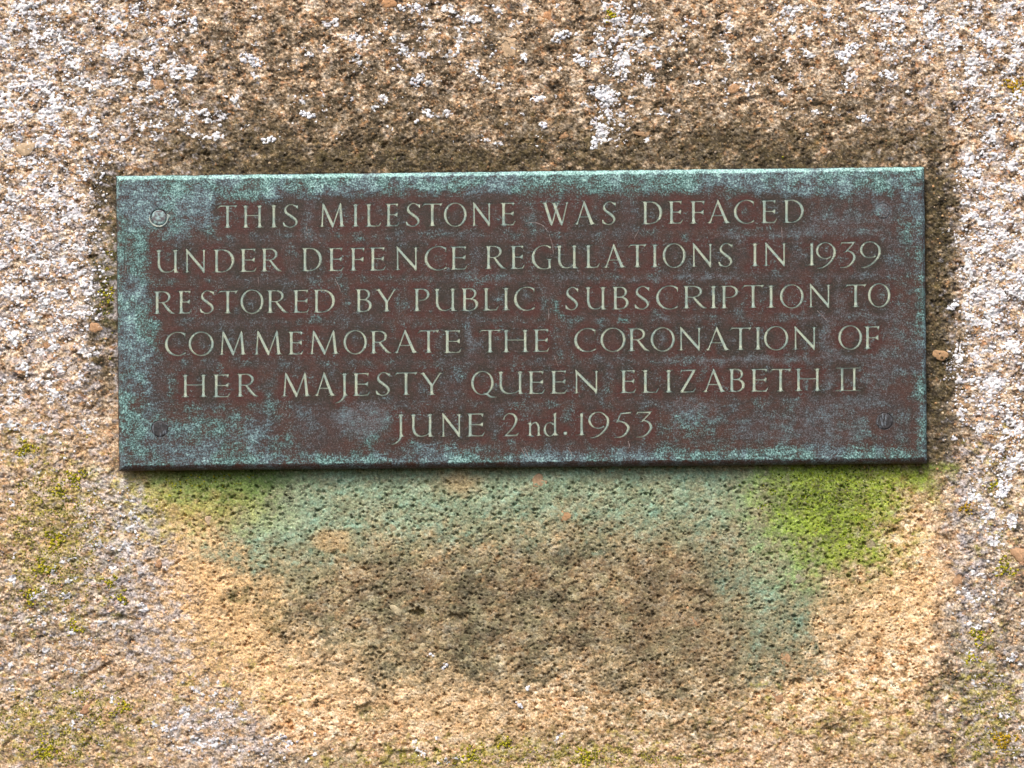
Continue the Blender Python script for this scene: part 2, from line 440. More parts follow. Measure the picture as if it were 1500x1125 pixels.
    # bright algae under the right end, yellow green under the left end
    al = np.maximum(ell(Wx, Wy, 1225, 715, 118, 120, 0.8), ell(Wx, Wy, 1240, 690, 130, 50, 0.7)) * sstep(668, 688, Y)
    af = film(al, .15, .8, .5)
    col = mixa(col, mixa(np.repeat(C(86, 106, 24), N, 0), C(150, 172, 48), sstep(-.3, .3, det)), af * 0.84)
    col = mixa(col, C(54, 66, 20), af * sstep(0.12, 0.42, -det) * 0.55)
    al = np.maximum(ell(Wx, Wy, 285, 715, 125, 62, 0.7), ell(Wx, Wy, 225, 740, 46, 66, 0.7)) * sstep(668, 688, Y)
    col = mixa(col, mixa(np.repeat(C(134, 124, 44), N, 0), C(184, 178, 78), sstep(-.3, .3, det)), film(al, .2, .85, .6) * 0.66)
    al = ell(Wx, Wy, 330, 700, 110, 34, 0.6) * sstep(668, 688, Y)
    col = mixa(col, C(72, 110, 48), film(al, .15, .75, .5) * 0.7)
    for (cx, cy, ax, ay, k_) in [(540, 1041, 24, 14, .85), (590, 1107, 26, 10, .7), (1226, 1070, 22, 11, .7), (187, 905, 20, 9, .7), (1390, 1008, 26, 22, .7),
                                 (290, 945, 90, 26, .25), (860, 1060, 260, 30, .35), (500, 1115, 120, 16, .5), (352, 880, 22, 16, .5), (1440, 940, 60, 60, .3),
                                 (395, 900, 22, 26, .35), (160, 395, 26, 70, .45), (170, 455, 16, 20, .4), (611, 896, 10, 10, .5), (800, 1095, 130, 22, .4), (1300, 1100, 120, 40, .3)]:
        col = mixa(col, C(84, 86, 34), ell(Wx, Wy, cx, cy, ax, ay, 0.5) * k_ * sstep(-0.45, 0.3, n2 + 0.4 * n3))
    # greyer, greener growth over the lower left and along the bottom
    lowm = np.maximum.reduce([ell(Wx, Wy, 90, 900, 210, 260, .7), ell(Wx, Wy, 300, 1090, 260, 70, .7), ell(Wx, Wy, 1450, 930, 90, 260, .7)]) * rough
    col = mixa(col, C(150, 144, 134), lowm * sstep(-.25, .35, fbm(mx / 12, my / 9, 462, 5, .7)) * .55)
    ol = np.maximum.reduce([ell(Wx, Wy, 85, 800, 110, 150, .8), ell(Wx, Wy, 70, 1070, 160, 80, .8), ell(Wx, Wy, 1455, 760, 60, 160, .8) * .7, ell(Wx, Wy, 1450, 1040, 70, 120, .8),
                            ell(Wx, Wy, 780, 1110, 330, 36, .8), ell(Wx, Wy, 50, 660, 60, 40, .8), ell(Wx, Wy, 330, 1010, 150, 60, .8) * .6, ell(Wx, Wy, 1250, 1050, 200, 70, .8) * .7])
    col = mixa(col, mixa(np.repeat(C(118, 112, 44), N, 0), C(176, 166, 54), sstep(-.3, .3, n2)), sstep(.30, .62, ol * .5 + fbm(mx / 9, my / 7, 468, 5, .7) * .9) * sstep(0, .4, ol) * .6)
    # thin grey lilac crust on the rough margins
    lil = np.maximum.reduce([ell(Wx, Wy, 190, 830, 70, 200, 0.4, -18) * 0.9, ell(Wx, Wy, 330, 1070, 110, 70, 0.5) * 0.9, ell(Wx, Wy, 1425, 790, 50, 170, 0.5) * 0.85,
                             ell(Wx, Wy, 60, 470, 130, 260, 0.4) * 0.75, ell(Wx, Wy, 1450, 420, 60, 260, 0.4) * 0.7, ell(Wx, Wy, 60, 980, 120, 160, 0.5) * 0.5,
                             ell(Wx, Wy, 90, 130, 220, 170, 0.5) * 0.55, ell(Wx, Wy, 1430, 90, 160, 120, 0.5) * 0.55, ell(Wx, Wy, 1470, 1040, 70, 120, 0.5) * 0.55,
                             ell(Wx, Wy, 830, 1105, 130, 30, 0.6) * 0.4])
    lf = fbm(mx / 9, my / 6.5, 95, 5, 0.72)
    lilm = rough * sstep(0.32, 0.72, lil * 0.5 + lf * 1.15 + 0.06)
    lilm = np.where(lil > 0.02, lilm, 0)
    col = mixa(col, mixa(np.repeat(C(168, 162, 166), N, 0), C(222, 216, 216), sstep(0.25, 0.8, q2[3])), lilm * 0.62)
    col = mixa(col, C(84, 78, 78), rough * (lil > .05) * sstep(0.22, 0.48, fbm(mx / 6, my / 4.5, 98, 4, 0.7)) * 0.6)
    grit = sstep(0.16, 0.34, fbm(mx / 2.4, my / 1.9, 371, 4, 0.72) + 0.30 * fbm(mx / 14, my / 10, 375, 3))
    col = mixa(col, C(46, 40, 36), grit * (0.72 * rough + 0.30 * smooth))
    pale = sstep(0.20, 0.38, fbm(mx / 2.0, my / 1.7, 381, 4, 0.72))
    col = mixa(col, C(246, 226, 200), pale * (0.45 * rough * (1 - .6 * g) + 0.22 * smooth))
    v_ = (0.84 + 0.30 * q2[2]) * (1 + 0.25 * n3)
    col = col * v_[:, None]
    return h, np.clip(col, 0.004, 0.88)

# the grid: fine inside the picture, coarser towards the edges of the stone
def axis(lo, hi, a, b_, fine, coarse):
    mid = np.arange(a, b_ + fine * 0.5, fine)
    def grow(start, end, sgn):
        o, s, x = [], fine, start
        while (x - end) * sgn < 0:
            s = min(s * 1.2, coarse); x += s * sgn; o.append(x)
        return o
    return np.array(grow(a, lo, -1)[::-1] + list(mid) + grow(b_, hi, 1), np.float64)
STEP = 1.35
XS = axis(-420, 1920, -140, 1640, STEP, 10)
YS = axis(-380, 2100, -110, 1235, STEP, 10)
GX, GY = np.meshgrid(XS, YS, indexing='xy')
nx, ny = len(XS), len(YS)
hh, cc = stone_fields(GX.ravel(), GY.ravel())
Hmm = hh.reshape(ny, nx)
def to_world(px, py, yoff, s=SC):
    return (px - 750) * PXM * s, yoff, (562.5 - py) * PXM * s + ZC
fx = GX.ravel(); fy = GY.ravel()
edge = np.maximum(np.maximum(np.abs(fx - 750) - 1000, 0) / 170.0, np.maximum(-fy - 230, 0) / 150.0)
edge = np.maximum(edge, np.maximum(fy - 1960, 0) / 140.0)
back = 0.05 * (1 - np.sqrt(np.clip(1 - np.clip(edge, 0, 1) ** 2, 0, 1)))
V = np.stack([(fx - 750) * PXM * SC, -hh * MM + back, (562.5 - fy) * PXM * SC + ZC], 1)
idx = np.arange(nx * ny, dtype=np.int32).reshape(ny, nx)
q = np.stack([idx[:-1, :-1], idx[1:, :-1], idx[1:, 1:], idx[:-1, 1:]], -1).reshape(-1, 4)
qc = (q[:, 0])
uu, vv = plaque_coord(fx, fy)
hid = (uu > 0.02) & (uu < 0.98) & (vv > 0.05) & (vv < 0.95)      # nothing but the plaque's back looks at these
q = q[~(hid[q].all(1))]
# sides and back of the block
ring = np.concatenate([idx[0, :], idx[1:, -1], idx[-1, -2::-1], idx[-2:0:-1, 0]])
rb = np.arange(len(ring), dtype=np.int32) + len(V)
RB = V[ring].copy(); RB[:, 1] = 0.36
V = np.concatenate([V, RB, [[0, 0.36, ZC]]])
cc = np.concatenate([cc, cc[ring], cc[:1]])
r2 = np.roll(ring, -1); rb2 = np.roll(rb, -1)
side = np.stack([ring, r2, rb2, rb], 1)
fan = np.stack([rb, rb2, np.full(len(rb), len(V) - 1, np.int32)], 1)
stone_me = np_mesh('stone_face', V - np.array([[0, 0, 0.0]]), fan, np.concatenate([q, side]), True, {'tone': cc})
stone = link('milestone', None, None, None, 'weathered buff limestone milestone behind the bronze plaque, pitted and stained green below it', 'milestone')
link('stone_face', stone_me, m_stone, stone)
print('stone', len(V), len(q), round(time.time() - T_START, 1))

xi = np.searchsorted(XS, np.arange(-100, 1700)).clip(0, nx - 1)
def height_at(px, py):
    i = np.clip(np.searchsorted(XS, px), 1, nx - 2); j = np.clip(np.searchsorted(YS, py), 1, ny - 2)
    a = (Hmm[j, i] + Hmm[j, i - 2] + Hmm[j - 2, i] + Hmm[np.minimum(j + 2, ny - 1), i] + Hmm[j, np.minimum(i + 2, nx - 1)]) / 5.0
    m = np.maximum.reduce([Hmm[j, i], Hmm[j, i - 1], Hmm[j - 1, i], Hmm[j + 1, i], Hmm[j, i + 1]])
    return 0.45 * a + 0.55 * m

# ------------------------------------------------------------------ crusts of small swollen lobes
def lobes(px, py, rad, hgt, tones, seg=7, sink=0.35, tilt=0.25, seed=1):
    """many small flattened domes, one mesh; px py in pixels, rad and hgt in mm"""
    r = np.random.default_rng(seed)
    n = len(px)
    base = height_at(px, py)
    rings = [(1.0, -0.45), (0.93, 0.30), (0.62, 0.80)]
    th = np.arange(seg) / seg * 2 * np.pi
    rot = r.random(n) * 6.28
    asp = 0.72 + 0.28 * r.random(n)
    vs_ = []
    for (rr_, hz) in rings:
        wob = 1 + 0.28 * (r.random((n, seg)) - 0.5)
        a = th[None, :]
        x = np.cos(a) * rad[:, None] * rr_ * wob
        y = np.sin(a) * rad[:, None] * rr_ * wob * asp[:, None]
        X_ = x * np.cos(rot)[:, None] - y * np.sin(rot)[:, None]
        Z_ = x * np.sin(rot)[:, None] + y * np.cos(rot)[:, None]
        H_ = (hgt[:, None] * hz) * (1 + 0.25 * (r.random((n, seg)) - 0.5))
        vs_.append(np.stack([X_, H_, Z_], -1))
    top = np.stack([(r.random((n, 1)) - .5) * rad[:, None] * .2, hgt[:, None] * 0.98, (r.random((n, 1)) - .5) * rad[:, None] * .2], -1)
    A = np.concatenate(vs_ + [top], 1)                # n, 3*seg+1, 3
    A[:, :, 1] += (A[:, :, 0] * (r.random((n, 1)) - .5) + A[:, :, 2] * (r.random((n, 1)) - .5)) * tilt * 2
    wx_ = (px[:, None] - 750) * PXM * SC + A[:, :, 0] * MM
    wz_ = (562.5 - py[:, None]) * PXM * SC + ZC + A[:, :, 2] * MM
    wy_ = -(base[:, None] - sink * 0.3 + A[:, :, 1]) * MM
    VV = np.stack([wx_, wy_, wz_], -1).reshape(-1, 3)
    nv = 3 * seg + 1
    f = []
    for k in range(2):
        for s in range(seg):
            s2 = (s + 1) % seg
            f.append((k * seg + s, k * seg + s2, (k + 1) * seg + s2, (k + 1) * seg + s))
    f4 = np.array(f); f3 = np.array([(2 * seg + s, 2 * seg + (s + 1) % seg, 3 * seg) for s in range(seg)])
    off = (np.arange(n) * nv)[:, None, None]
    F4 = (f4[None] + off).reshape(-1, 4); F3 = (f3[None] + off).reshape(-1, 3)
    tone = np.repeat(tones, nv, 0)
    return VV, F3, F4, tone

def near_plaque(px, py, m=4):
    u, v = plaque_coord(px, py)
    return (u * 1187 > -m) & (u * 1187 < 1187 + m) & (v * 435 > -m) & (v * 435 < 435 + m)

def tones_of(n, cols, seed, var=0.12):
    r = np.random.default_rng(seed)
    c = np.array([lin(*x) for x in cols], np.float32)
    t = c[r.integers(0, len(c), n)]
    return np.clip(t * (1 - var + 2 * var * r.random((n, 1))), 0, 0.9)

# --- single clumps that stand by themselves
CL = 'white lichen rosettes standing apart'
CLUMPS = [  # px, py, radius px, label
    (217, 103, 16, 'largest round white lichen rosette in the dark stone left of top centre, above the pebble'),
    (211, 124, 9, 'small white lichen ring just below the round rosette in the upper left'),
    (283, 32, 8, 'small white lichen clump near the top edge, left of the plaque centre'),
    (281, 108, 11, 'loose white lichen clump on dark stone, above and left of the word THIS'),
    (368, 88, 17, 'branching white lichen clump high above the letters of the word THIS'),
    (394, 205, 9, 'pair of small white lichen dots closest above the top edge near the word THIS'),
    (452, 168, 11, 'white lichen clump on brown stone above the start of the word MILESTONE'),
    (240, 18, 6, 'tiny white lichen dot close to the top edge in the upper left'),
    (612, 10, 10, 'white lichen clump touching the top edge, above the word MILESTONE'),
    (588, 12, 6, 'little white lichen dot left of the clump at the top edge'),
    (690, 27, 13, 'white lichen cluster of three lobes near the top edge, middle'),
    (728, 15, 10, 'faint white lichen patch near the top edge, just left of the middle'),
    (627, 164, 10, 'compact white lichen clump alone on dark stone above the end of the word MILESTONE'),
    (613, 116, 11, 'upright white lichen clump above the compact one, over the word MILESTONE'),
    (768, 84, 8, 'white lichen knob beside the pale peach pebble at the upper middle'),
    (822, 53, 14, 'white lichen clump right of the peach pebble at the upper middle'),
    (850, 88, 14, 'white lichen clump between the middle and the big upper right streak'),
    (876, 137, 17, 'wide white lichen clump at the left side of the long streak above the word WAS'),
    (797, 183, 8, 'white lichen dot above the word WAS'),
    (870, 210, 10, 'thin white lichen clump nearest the plaque edge above the word WAS'),
    (1242, 78, 19, 'brightest white lichen patch at the upper right, leaning to the right'),
    (1302, 110, 13, 'narrow white lichen patch below and right of the brightest one'),
    (1160, 45, 9, 'round white lichen disc left of the bright upper right patch'),
    (1267, 173, 12, 'white lichen clump above the right end of the plaque'),
    (1147, 137, 7, 'white lichen dot left of the clump above the right end of the plaque'),
    (631, 960, 5, 'left one of two tiny white lichen dots on the pitted stone below the plaque'),
    (651, 977, 5, 'right one of two tiny white lichen dots on the pitted stone below the plaque'),
    (774, 1007, 6, 'tiny white lichen dot on pitted stone below the plaque, right of the two together'),
    (762, 1033, 7, 'short row of tiny white lichen dots low below the plaque'),
    (1470, 720, 18, 'white lichen patch at the right edge beside the yellow lichen'),
    (1424, 250, 14, 'bright white lichen patch to the right of the upper right plaque corner'),
    (1397, 447, 10, 'white lichen knob close to the right side of the plaque'),
]
for i, (cx, cy, rr0, lab) in enumerate(CLUMPS):
    r = np.random.default_rng(500 + i)
    n_ = max(6, int(rr0 * rr0 * 0.34))
    an = r.random(n_) * 6.28; ra = np.sqrt(r.random(n_)) * rr0 * (0.62 + 0.38 * np.sin(an * 2 + r.random() * 6))
    px = cx + np.cos(an) * ra * 1.1; py = cy + np.sin(an) * ra
    rad = 0.4 + 1.35 * r.random(n_) ** 2
    tn = tones_of(n_, [(240, 240, 240), (226, 226, 230), (246, 245, 243), (206, 205, 210)], 600 + i, .08)
    VV, F3, F4, tt_ = lobes(px, py, rad, 0.3 + rad * (0.3 + 0.35 * r.random(n_)), tn, seed=700 + i)
    o0 = np.array(to_world(cx, cy, 0))
    me = np_mesh('white_lichen', VV - o0, F3, F4, True, {'tone': tt_})
    link('white_lichen', me, m_white, None, lab, 'lichen', CL, loc=o0)

# --- the crust nobody could count
def dense_lobes(pitch, dens_fn, seed, thr_noise):
    gx = np.arange(-130, 1630, pitch); gy = np.arange(-100, 1225, pitch)
    A, B = np.meshgrid(gx, gy)
    r = np.random.default_rng(seed)
    px = (A + (r.random(A.shape) - .5) * pitch * 1.1 + (np.arange(A.shape[0]) % 2)[:, None] * pitch * .5).ravel()
    py = (B + (r.random(A.shape) - .5) * pitch * 1.1).ravel()
    d = dens_fn(px, py)
    m = thr_noise(px, py) < d
    m &= ~near_plaque(px, py)
    return px[m], py[m]

def white_density(x, y):
    x = x + 22 * fbm(x / 60, y / 60, 120, 3); y = y + 22 * fbm(x / 60, y / 60, 124, 3)
    L = [(20, 120, 150, 190, .60), (60, 380, 140, 170, .60), (60, 560, 115, 110, .44), (110, 250, 130, 60, .5), (200, 120, 120, 110, .48), (150, 40, 150, 60, .52),
         (170, 190, 60, 50, .5), (300, 180, 50, 35, .5), (560, 70, 70, 60, .42), (640, 60, 140, 75, .42), (905, 60, 42, 75, .66), (892, 165, 38, 50, .62),
         (950, 90, 50, 50, .45), (1020, 120, 70, 40, .3), (1000, 40, 60, 40, .4), (1190, 30, 90, 40, .5), (1340, 40, 110, 60, .58), (1450, 60, 90, 90, .60), (1450, 160, 70, 80, .55),
         (1455, 260, 75, 90, .55), (1460, 400, 70, 140, .66), (1450, 560, 75, 110, .60), (1480, 620, 50, 110, .62), (1460, 740, 50, 70, .5), (1440, 870, 50, 70, .38), (1490, 1000, 40, 140, .36),
         (30, 700, 60, 60, .26), (170, 760, 55, 90, .40), (60, 830, 70, 60, .34), (200, 850, 40, 90, .36), (75, 900, 60, 50, .42), (60, 1010, 80, 80, .30), (300, 1060, 90, 70, .42), (400, 1095, 80, 40, .40),
         (120, 980, 100, 120, .30), (820, 1085, 60, 30, .30), (640, 1100, 60, 20, .3), (1440, 940, 30, 70, .3), (1000, 1000, 500, 160, .04), (700, 100, 600, 130, .27), (1150, 100, 200, 80, .36), (230, 250, 60, 30, .2)]
    d = np.zeros_like(x)
    for (a, b_, c_, e_, k) in L:
        d = np.maximum(d, ell(x, y, a, b_, c_, e_, 0.45) * k)
    return d
def clump_noise(x, y):
    f = 0.5 + 0.5 * fbm(x / 26, y / 22, 130, 3, 0.6) + 0.22 * fbm(x / 8, y / 7, 134, 2)
    return f + 0.06
DW = white_density(fx.astype(np.float32), fy.astype(np.float32))
inpic = (fx > -150) & (fx < 1650) & (fy > -120) & (fy < 1245)
ox, oy = fx.astype(np.float32) * .5, fy.astype(np.float32) * .5
cn = 0.38 + 1.35 * fbm(ox / 15, oy / 11, 401, 5, 0.7) + 0.28 * fbm(ox / 2.6, oy / 2.4, 409, 3, 0.6)
wq = worley(ox / 2.5 + .3 * fbm(ox / 3, oy / 3, 415, 2), oy / 2.2, 417, 1.0)
pu, pw_ = plaque_coord(fx.astype(np.float32), fy.astype(np.float32))
pdist = np.maximum(np.maximum(-pu, pu - 1) * 1187, np.maximum(-pw_, pw_ - 1) * 435) + 14 * fbm(ox / 7, oy / 7, 431, 4, .65)
DW = DW * sstep(8, 46, pdist)
lm = DW * 1.0 - (1 - cn) + 0.01                     # >0 where crust grows
lm = np.where((DW > 0.05) & inpic & ~near_plaque(fx, fy, 5), lm, -1)
swell = np.sqrt(np.clip(1 - (wq[0] / (0.50 + .15 * wq[3])) ** 2, 0, 1))
lift = sstep(0.0, 0.16, lm) * (0.25 + 0.50 * swell) - 0.12 - 0.45 * (swell <= 0) * (wq[2] > .3)
keep = lm > -0.03
lidx = np.flatnonzero(keep)
q_all = np.stack([idx[:-1, :-1], idx[1:, :-1], idx[1:, 1:], idx[:-1, 1:]], -1).reshape(-1, 4)
qk = q_all[keep[q_all].all(1)]
rmap = np.full(nx * ny, -1, np.int64); rmap[lidx] = np.arange(len(lidx))
CV = V[lidx].copy(); CV[:, 1] -= lift[lidx] * MM
tb = np.array([lin(206, 202, 204), lin(234, 232, 230), lin(248, 247, 244), lin(222, 218, 218)], np.float32)
ct = tb[(wq[4][lidx] * 3.999).astype(int)] * (0.90 + 0.18 * wq[2][lidx])[:, None]
gr = ell(fx[lidx], fy[lidx], 200, 880, 260, 260, 0.5) * 0.7
ct = ct * (1 - 0.22 * gr[:, None]) * (0.86 + .3 * sstep(-.4, .4, fbm(ox[lidx] / 1.4, oy[lidx] / 1.4, 421, 2)))[:, None]
link('white_lichen_crust', np_mesh('white_lichen_crust', CV, None, rmap[qk], True, {'tone': np.clip(ct, 0, .88)}), m_white, None,
     'thin crust of chalky white and lilac grey lichen spread over the margins of the stone', 'lichen', kind='stuff')
print('crust faces', len(qk))
px, py = dense_lobes(4.4, white_density, 33, clump_noise)
r = np.random.default_rng(40)
rad = 0.30 + 1.25 * r.random(len(px)) ** 2.6
greyer = ell(px, py, 200, 880, 260, 260, 0.5) * 0.8
tn = tones_of(len(px), [(232, 231, 232), (218, 216, 220), (242, 241, 240), (190, 186, 192), (222, 216, 214)], 41, 0.12)
tn = tn * (1 - 0.22 * greyer[:, None])
VV, F3, F4, tt_ = lobes(px, py, rad, 0.25 + rad * (0.25 + 0.35 * r.random(len(px))), tn, seg=7, seed=42)
link('white_lichen_lobes', np_mesh('white_lichen_lobes', VV, F3, F4, True, {'tone': tt_}), m_white, None,
     'small raised lobes of white lichen scattered through the thin crust', 'lichen', kind='stuff')
print('lichen lobes', len(px), round(time.time() - T_START, 1))

# yellow green lichen cushions: the larger ones singly, the specks as stuff
YL = [(1488, 126, 13, 'ochre yellow lichen cushion at the upper right edge of the picture'),
      (82, 790, 15, 'bright yellow green lichen in the lower left, widest of the group beside the grey crust'),
      (62, 832, 12, 'yellow green lichen below the widest one in the lower left'),
      (42, 872, 11, 'yellow green lichen lowest left of the group beside the grey crust'),
      (110, 700, 12, 'yellow green lichen streak just left of the lower left plaque corner'),
      (85, 718, 9, 'small yellow green lichen below the streak left of the plaque corner'),
      (38, 655, 12, 'dark yellow green lichen near the left edge, level with the plaque bottom'),
      (178, 875, 9, 'yellow lichen speck above the small dark hole in the lower left'),
      (160, 852, 9, 'green lichen speck above left of the dark hole in the lower left'),
      (68, 1100, 17, 'yellow green lichen spread near the lower left corner'),
      (108, 920, 10, 'yellow lichen spot in grey crust, halfway down the lower left'),
      (180, 1035, 10, 'yellow lichen spot beside the orange stone in the lower left'),
      (1455, 712, 9, 'yellow green lichen beside the white patch on the right edge'),
      (1416, 745, 8, 'small ochre lichen on the right, nearer to the plaque corner'),
      (1472, 832, 13, 'yellow green lichen below the orange pebble on the right edge'),
      (1436, 932, 12, 'green lichen tuft at the lower right'),
      (1425, 965, 8, 'smaller green lichen tuft below the lower right one'),
      (1470, 1085, 14, 'ochre lichen patch near the lower right corner'),
      (690, 1108, 12, 'yellow green lichen at the bottom edge, left of middle'),
      (740, 1090, 9, 'yellow green lichen at the bottom edge, middle'),
      (860, 1108, 13, 'yellow green lichen at the bottom edge, right of middle'),
      (895, 22, 8, 'olive lichen speck near the top edge by the long white streak'),
      (158, 430, 10, 'olive green lichen against the left side of the plaque')]
for i, (cx, cy, rr0, lab) in enumerate(YL):
    r = np.random.default_rng(900 + i); rr0 = rr0 * 1.35
    n_ = max(8, int(rr0 * rr0 * 0.34))
    an = r.random(n_) * 6.28; ra = np.sqrt(r.random(n_)) * rr0 * (0.7 + 0.4 * np.sin(an * 3 + r.random() * 6))
    px = cx + np.cos(an) * ra * 1.15; py = cy + np.sin(an) * ra
    rad = 0.42 + 0.62 * r.random(n_)
    ok = ~near_plaque(px, py, 2); px, py, rad = px[ok], py[ok], rad[ok]; n_ = len(px)
    cs = [(168, 158, 40), (196, 182, 48), (134, 132, 38), (104, 104, 34)] if 'ochre' not in lab else [(176, 142, 34), (196, 160, 40), (146, 124, 36)]
    VV, F3, F4, tt_ = lobes(px, py, rad, rad * (0.8 + 0.4 * r.random(n_)), tones_of(n_, cs, 930 + i, 0.2), seg=6, seed=960 + i)
    o0 = np.array(to_world(cx, cy, 0))
    link('yellow_lichen', np_mesh('yellow_lichen', VV - o0, F3, F4, True, {'tone': tt_}), m_yellow, None, lab, 'lichen', 'yellow lichen cushions', loc=o0)
def ydens(x, y):
    L = [(80, 780, 130, 190, .30), (60, 1060, 150, 90, .30), (1450, 760, 60, 160, .25), (1450, 1040, 60, 100, .3), (800, 1100, 220, 30, .32), (160, 430, 20, 120, .42), (1250, 230, 150, 22, .2),
         (80, 780, 90, 130, .50), (90, 1060, 130, 75, .48), (780, 1110, 300, 26, .46), (1450, 1050, 60, 90, .46), (620, 225, 120, 18, .25), (880, 60, 160, 60, .16), (40, 130, 60, 60, .2), (1245, 745, 110, 70, .30), (240, 720, 70, 40, .25), (1100, 100, 300, 100, .13), (300, 1050, 250, 70, .16)]
    d = np.zeros_like(x)
    for (a, b_, c_, e_, k) in L:
        if k: d = np.maximum(d, ell(x, y, a, b_, c_, e_, 0.5) * k)
    return d
px, py = dense_lobes(3.2, ydens, 53, lambda x, y: 0.5 + 0.6 * fbm(x / 17, y / 14, 150, 4, 0.65) + .0)
r = np.random.default_rng(54)
rad = 0.32 + 0.5 * r.random(len(px))
VV, F3, F4, tt_ = lobes(px, py, rad, rad * 0.8, tones_of(len(px), [(140, 136, 46), (112, 112, 40), (168, 160, 50), (90, 92, 38)], 55, 0.2), seg=5, seed=56)
link('yellow_lichen_specks', np_mesh('yellow_lichen_specks', VV, F3, F4, True, {'tone': tt_}), m_yellow, None,
     'scattered specks of olive and yellow green lichen over the stone', 'lichen', kind='stuff')

# the algal felt has body of its own: small soft cushions in patches
def adens(x, y):
    x = x + 26 * fbm(x / 50, y / 50, 440, 4, .6); y = y + 20 * fbm(x / 50, y / 50, 446, 4, .6)
    return np.maximum.reduce([ell(x, y, 1225, 712, 115, 60, .8) * .58, ell(x, y, 1235, 770, 90, 70, .8) * .44, ell(x, y, 290, 700, 100, 22, .8) * .5, ell(x, y, 228, 735, 30, 50, .8) * .36])
px, py = dense_lobes(3.0, adens, 83, lambda x, y: 0.5 + 0.7 * fbm(x / 14, y / 11, 450, 4, .65))
r = np.random.default_rng(84)
rad = 0.35 + 0.6 * r.random(len(px)) ** 1.5
tn = tones_of(len(px), [(112, 132, 30), (84, 106, 26), (146, 164, 44), (58, 76, 24), (134, 142, 40)], 85, 0.2)
tn = np.where((px < 600)[:, None], tn * np.array([[1.25, 1.0, 1.1]]), tn)
VV, F3, F4, tt_ = lobes(px, py, rad, rad * 0.6, tn, seg=6, sink=.8, seed=86)
link('green_algae', np_mesh('green_algae', VV, F3, F4, True, {'tone': tt_}), m_yellow, None,
     'bright green felt of algae just under the lower edge of the plaque', 'algae', kind='stuff')

# loose coloured grains standing out of the rough matrix
def gdens(x, y):
    u, v = plaque_coord(x, y)
    sm = sstep(690, 700, y) * sstep(-20, 20, x - (205 + np.clip(y - 690, 0, 500) * 0.52)) * sstep(-20, 20, 1375 - x)
    return 0.44 - 0.36 * sm - 0.1 * sstep(180, 240, y) * sstep(150, 250, x) * (1 - sstep(1350, 1400, x))
px, py = dense_lobes(6.0, gdens, 63, lambda x, y: 0.5 + 0.5 * fbm(x / 9, y / 9, 160, 2, 0.6))
r = np.random.default_rng(64)
rad = 0.45 + 0.8 * r.random(len(px)) ** 2
tn = tones_of(len(px), [(206, 168, 122), (176, 138, 98), (226, 198, 160), (196, 150, 108), (140, 112, 84), (110, 92, 72), (214, 190, 166)], 65, 0.2)
dark = sstep(130, 220, py) * (1 - sstep(250, 260, py)) * sstep(170, 300, px) * (1 - sstep(1360, 1420, px))
tn = tn * (1 - 0.45 * dark[:, None])
VV, F3, F4, tt_ = lobes(px, py, rad, rad * 0.75, tn, seg=6, sink=1.2, seed=66)
link('stone_grains', np_mesh('stone_grains', VV, F3, F4, True, {'tone': tt_}), m_pebble, stone, kind='stuff')
print('grains', len(px), round(time.time() - T_START, 1))

# --- pebbles and shell pieces set in the stone
PEB = [('pebble', 790, 705, 12, 10, 20, (190, 158, 126), 1.0, 'round pinkish pebble just under the plaque'),
       ('shell_fragment', 580, 894, 5.5, 12, 35, (222, 214, 176), 2.2, 'pale cylindrical fossil piece'),
       ('pebble', 1277, 798, 9, 8, 0, (150, 152, 122), 1.5, 'grey green pebble in the algae'),
       ('pebble', 1402, 848, 8, 14, 15, (208, 158, 120), 1.4, 'tall orange stone chip'),
       ('pebble', 1494, 812, 16, 10, -15, (222, 172, 132), 2.0, 'smooth peach pebble at the right edge'),
       ('pebble', 744, 68, 18, 14, -25, (226, 196, 160), 1.2, 'wide peach pebble above the plaque'),
       ('pebble', 1075, 130, 9, 8, 0, (204, 152, 110), 1.4, None), ('pebble', 802, 24, 8, 7, 0, (212, 142, 90), 1.5, None),
       ('pebble', 570, 3, 13, 9, 10, (220, 156, 104), 2.0, None), ('pebble', 37, 218, 13, 12, 10, (228, 202, 168), 2.0, None),
       ('pebble', 1140, 1022, 9, 8, 0, (188, 136, 100), 1.2, None), ('pebble', 234, 124, 7, 9, 20, (206, 156, 116), 1.4, None),
       ('pebble', 1015, 905, 6, 17, 20, (206, 152, 110), 0.9, None), ('pebble', 827, 756, 10, 8, 30, (200, 152, 106), 0.9, None),
       ('pebble', 1412, 590, 13, 6, -20, (206, 168, 130), 1.5, None), ('pebble', 1378, 520, 14, 7, -15, (196, 150, 108), 1.4, None),
       ('pebble', 140, 480, 10, 8, -30, (206, 154, 114), 1.6, None), ('pebble', 70, 505, 9, 6, 0, (196, 142, 104), 1.3, None),
       ('pebble', 125, 1040, 9, 6, 30, (184, 130, 100), 1.2, None), ('pebble', 105, 540, 6, 13, -30, (232, 224, 220), 1.4, None),
       ('pebble', 232, 826, 6, 6, 0, (206, 150, 110), 1.4, None), ('pebble', 305, 762, 6, 7, 0, (214, 190, 160), 1.2, None),
       ('pebble', 1170, 848, 9, 8, 10, (160, 172, 148), 1.0, None), ('pebble', 940, 196, 12, 4, -8, (184, 142, 104), 1.2, None),
       ('pebble', 826, 198, 7, 6, 20, (196, 146, 104), 1.4, None), ('pebble', 1206, 220, 6, 6, 0, (196, 146, 104), 1.4, None),
       ('shell_fragment', 700, 838, 7, 4, 20, (180, 194, 170), 1.2, None), ('shell_fragment', 575, 775, 6, 6, 0, (150, 160, 130), 1.2, None),
       ('pebble', 618, 947, 7, 5, 30, (212, 200, 160), 1.0, None), ('pebble', 1150, 965, 7, 14, 20, (206, 160, 118), 0.8, None)]
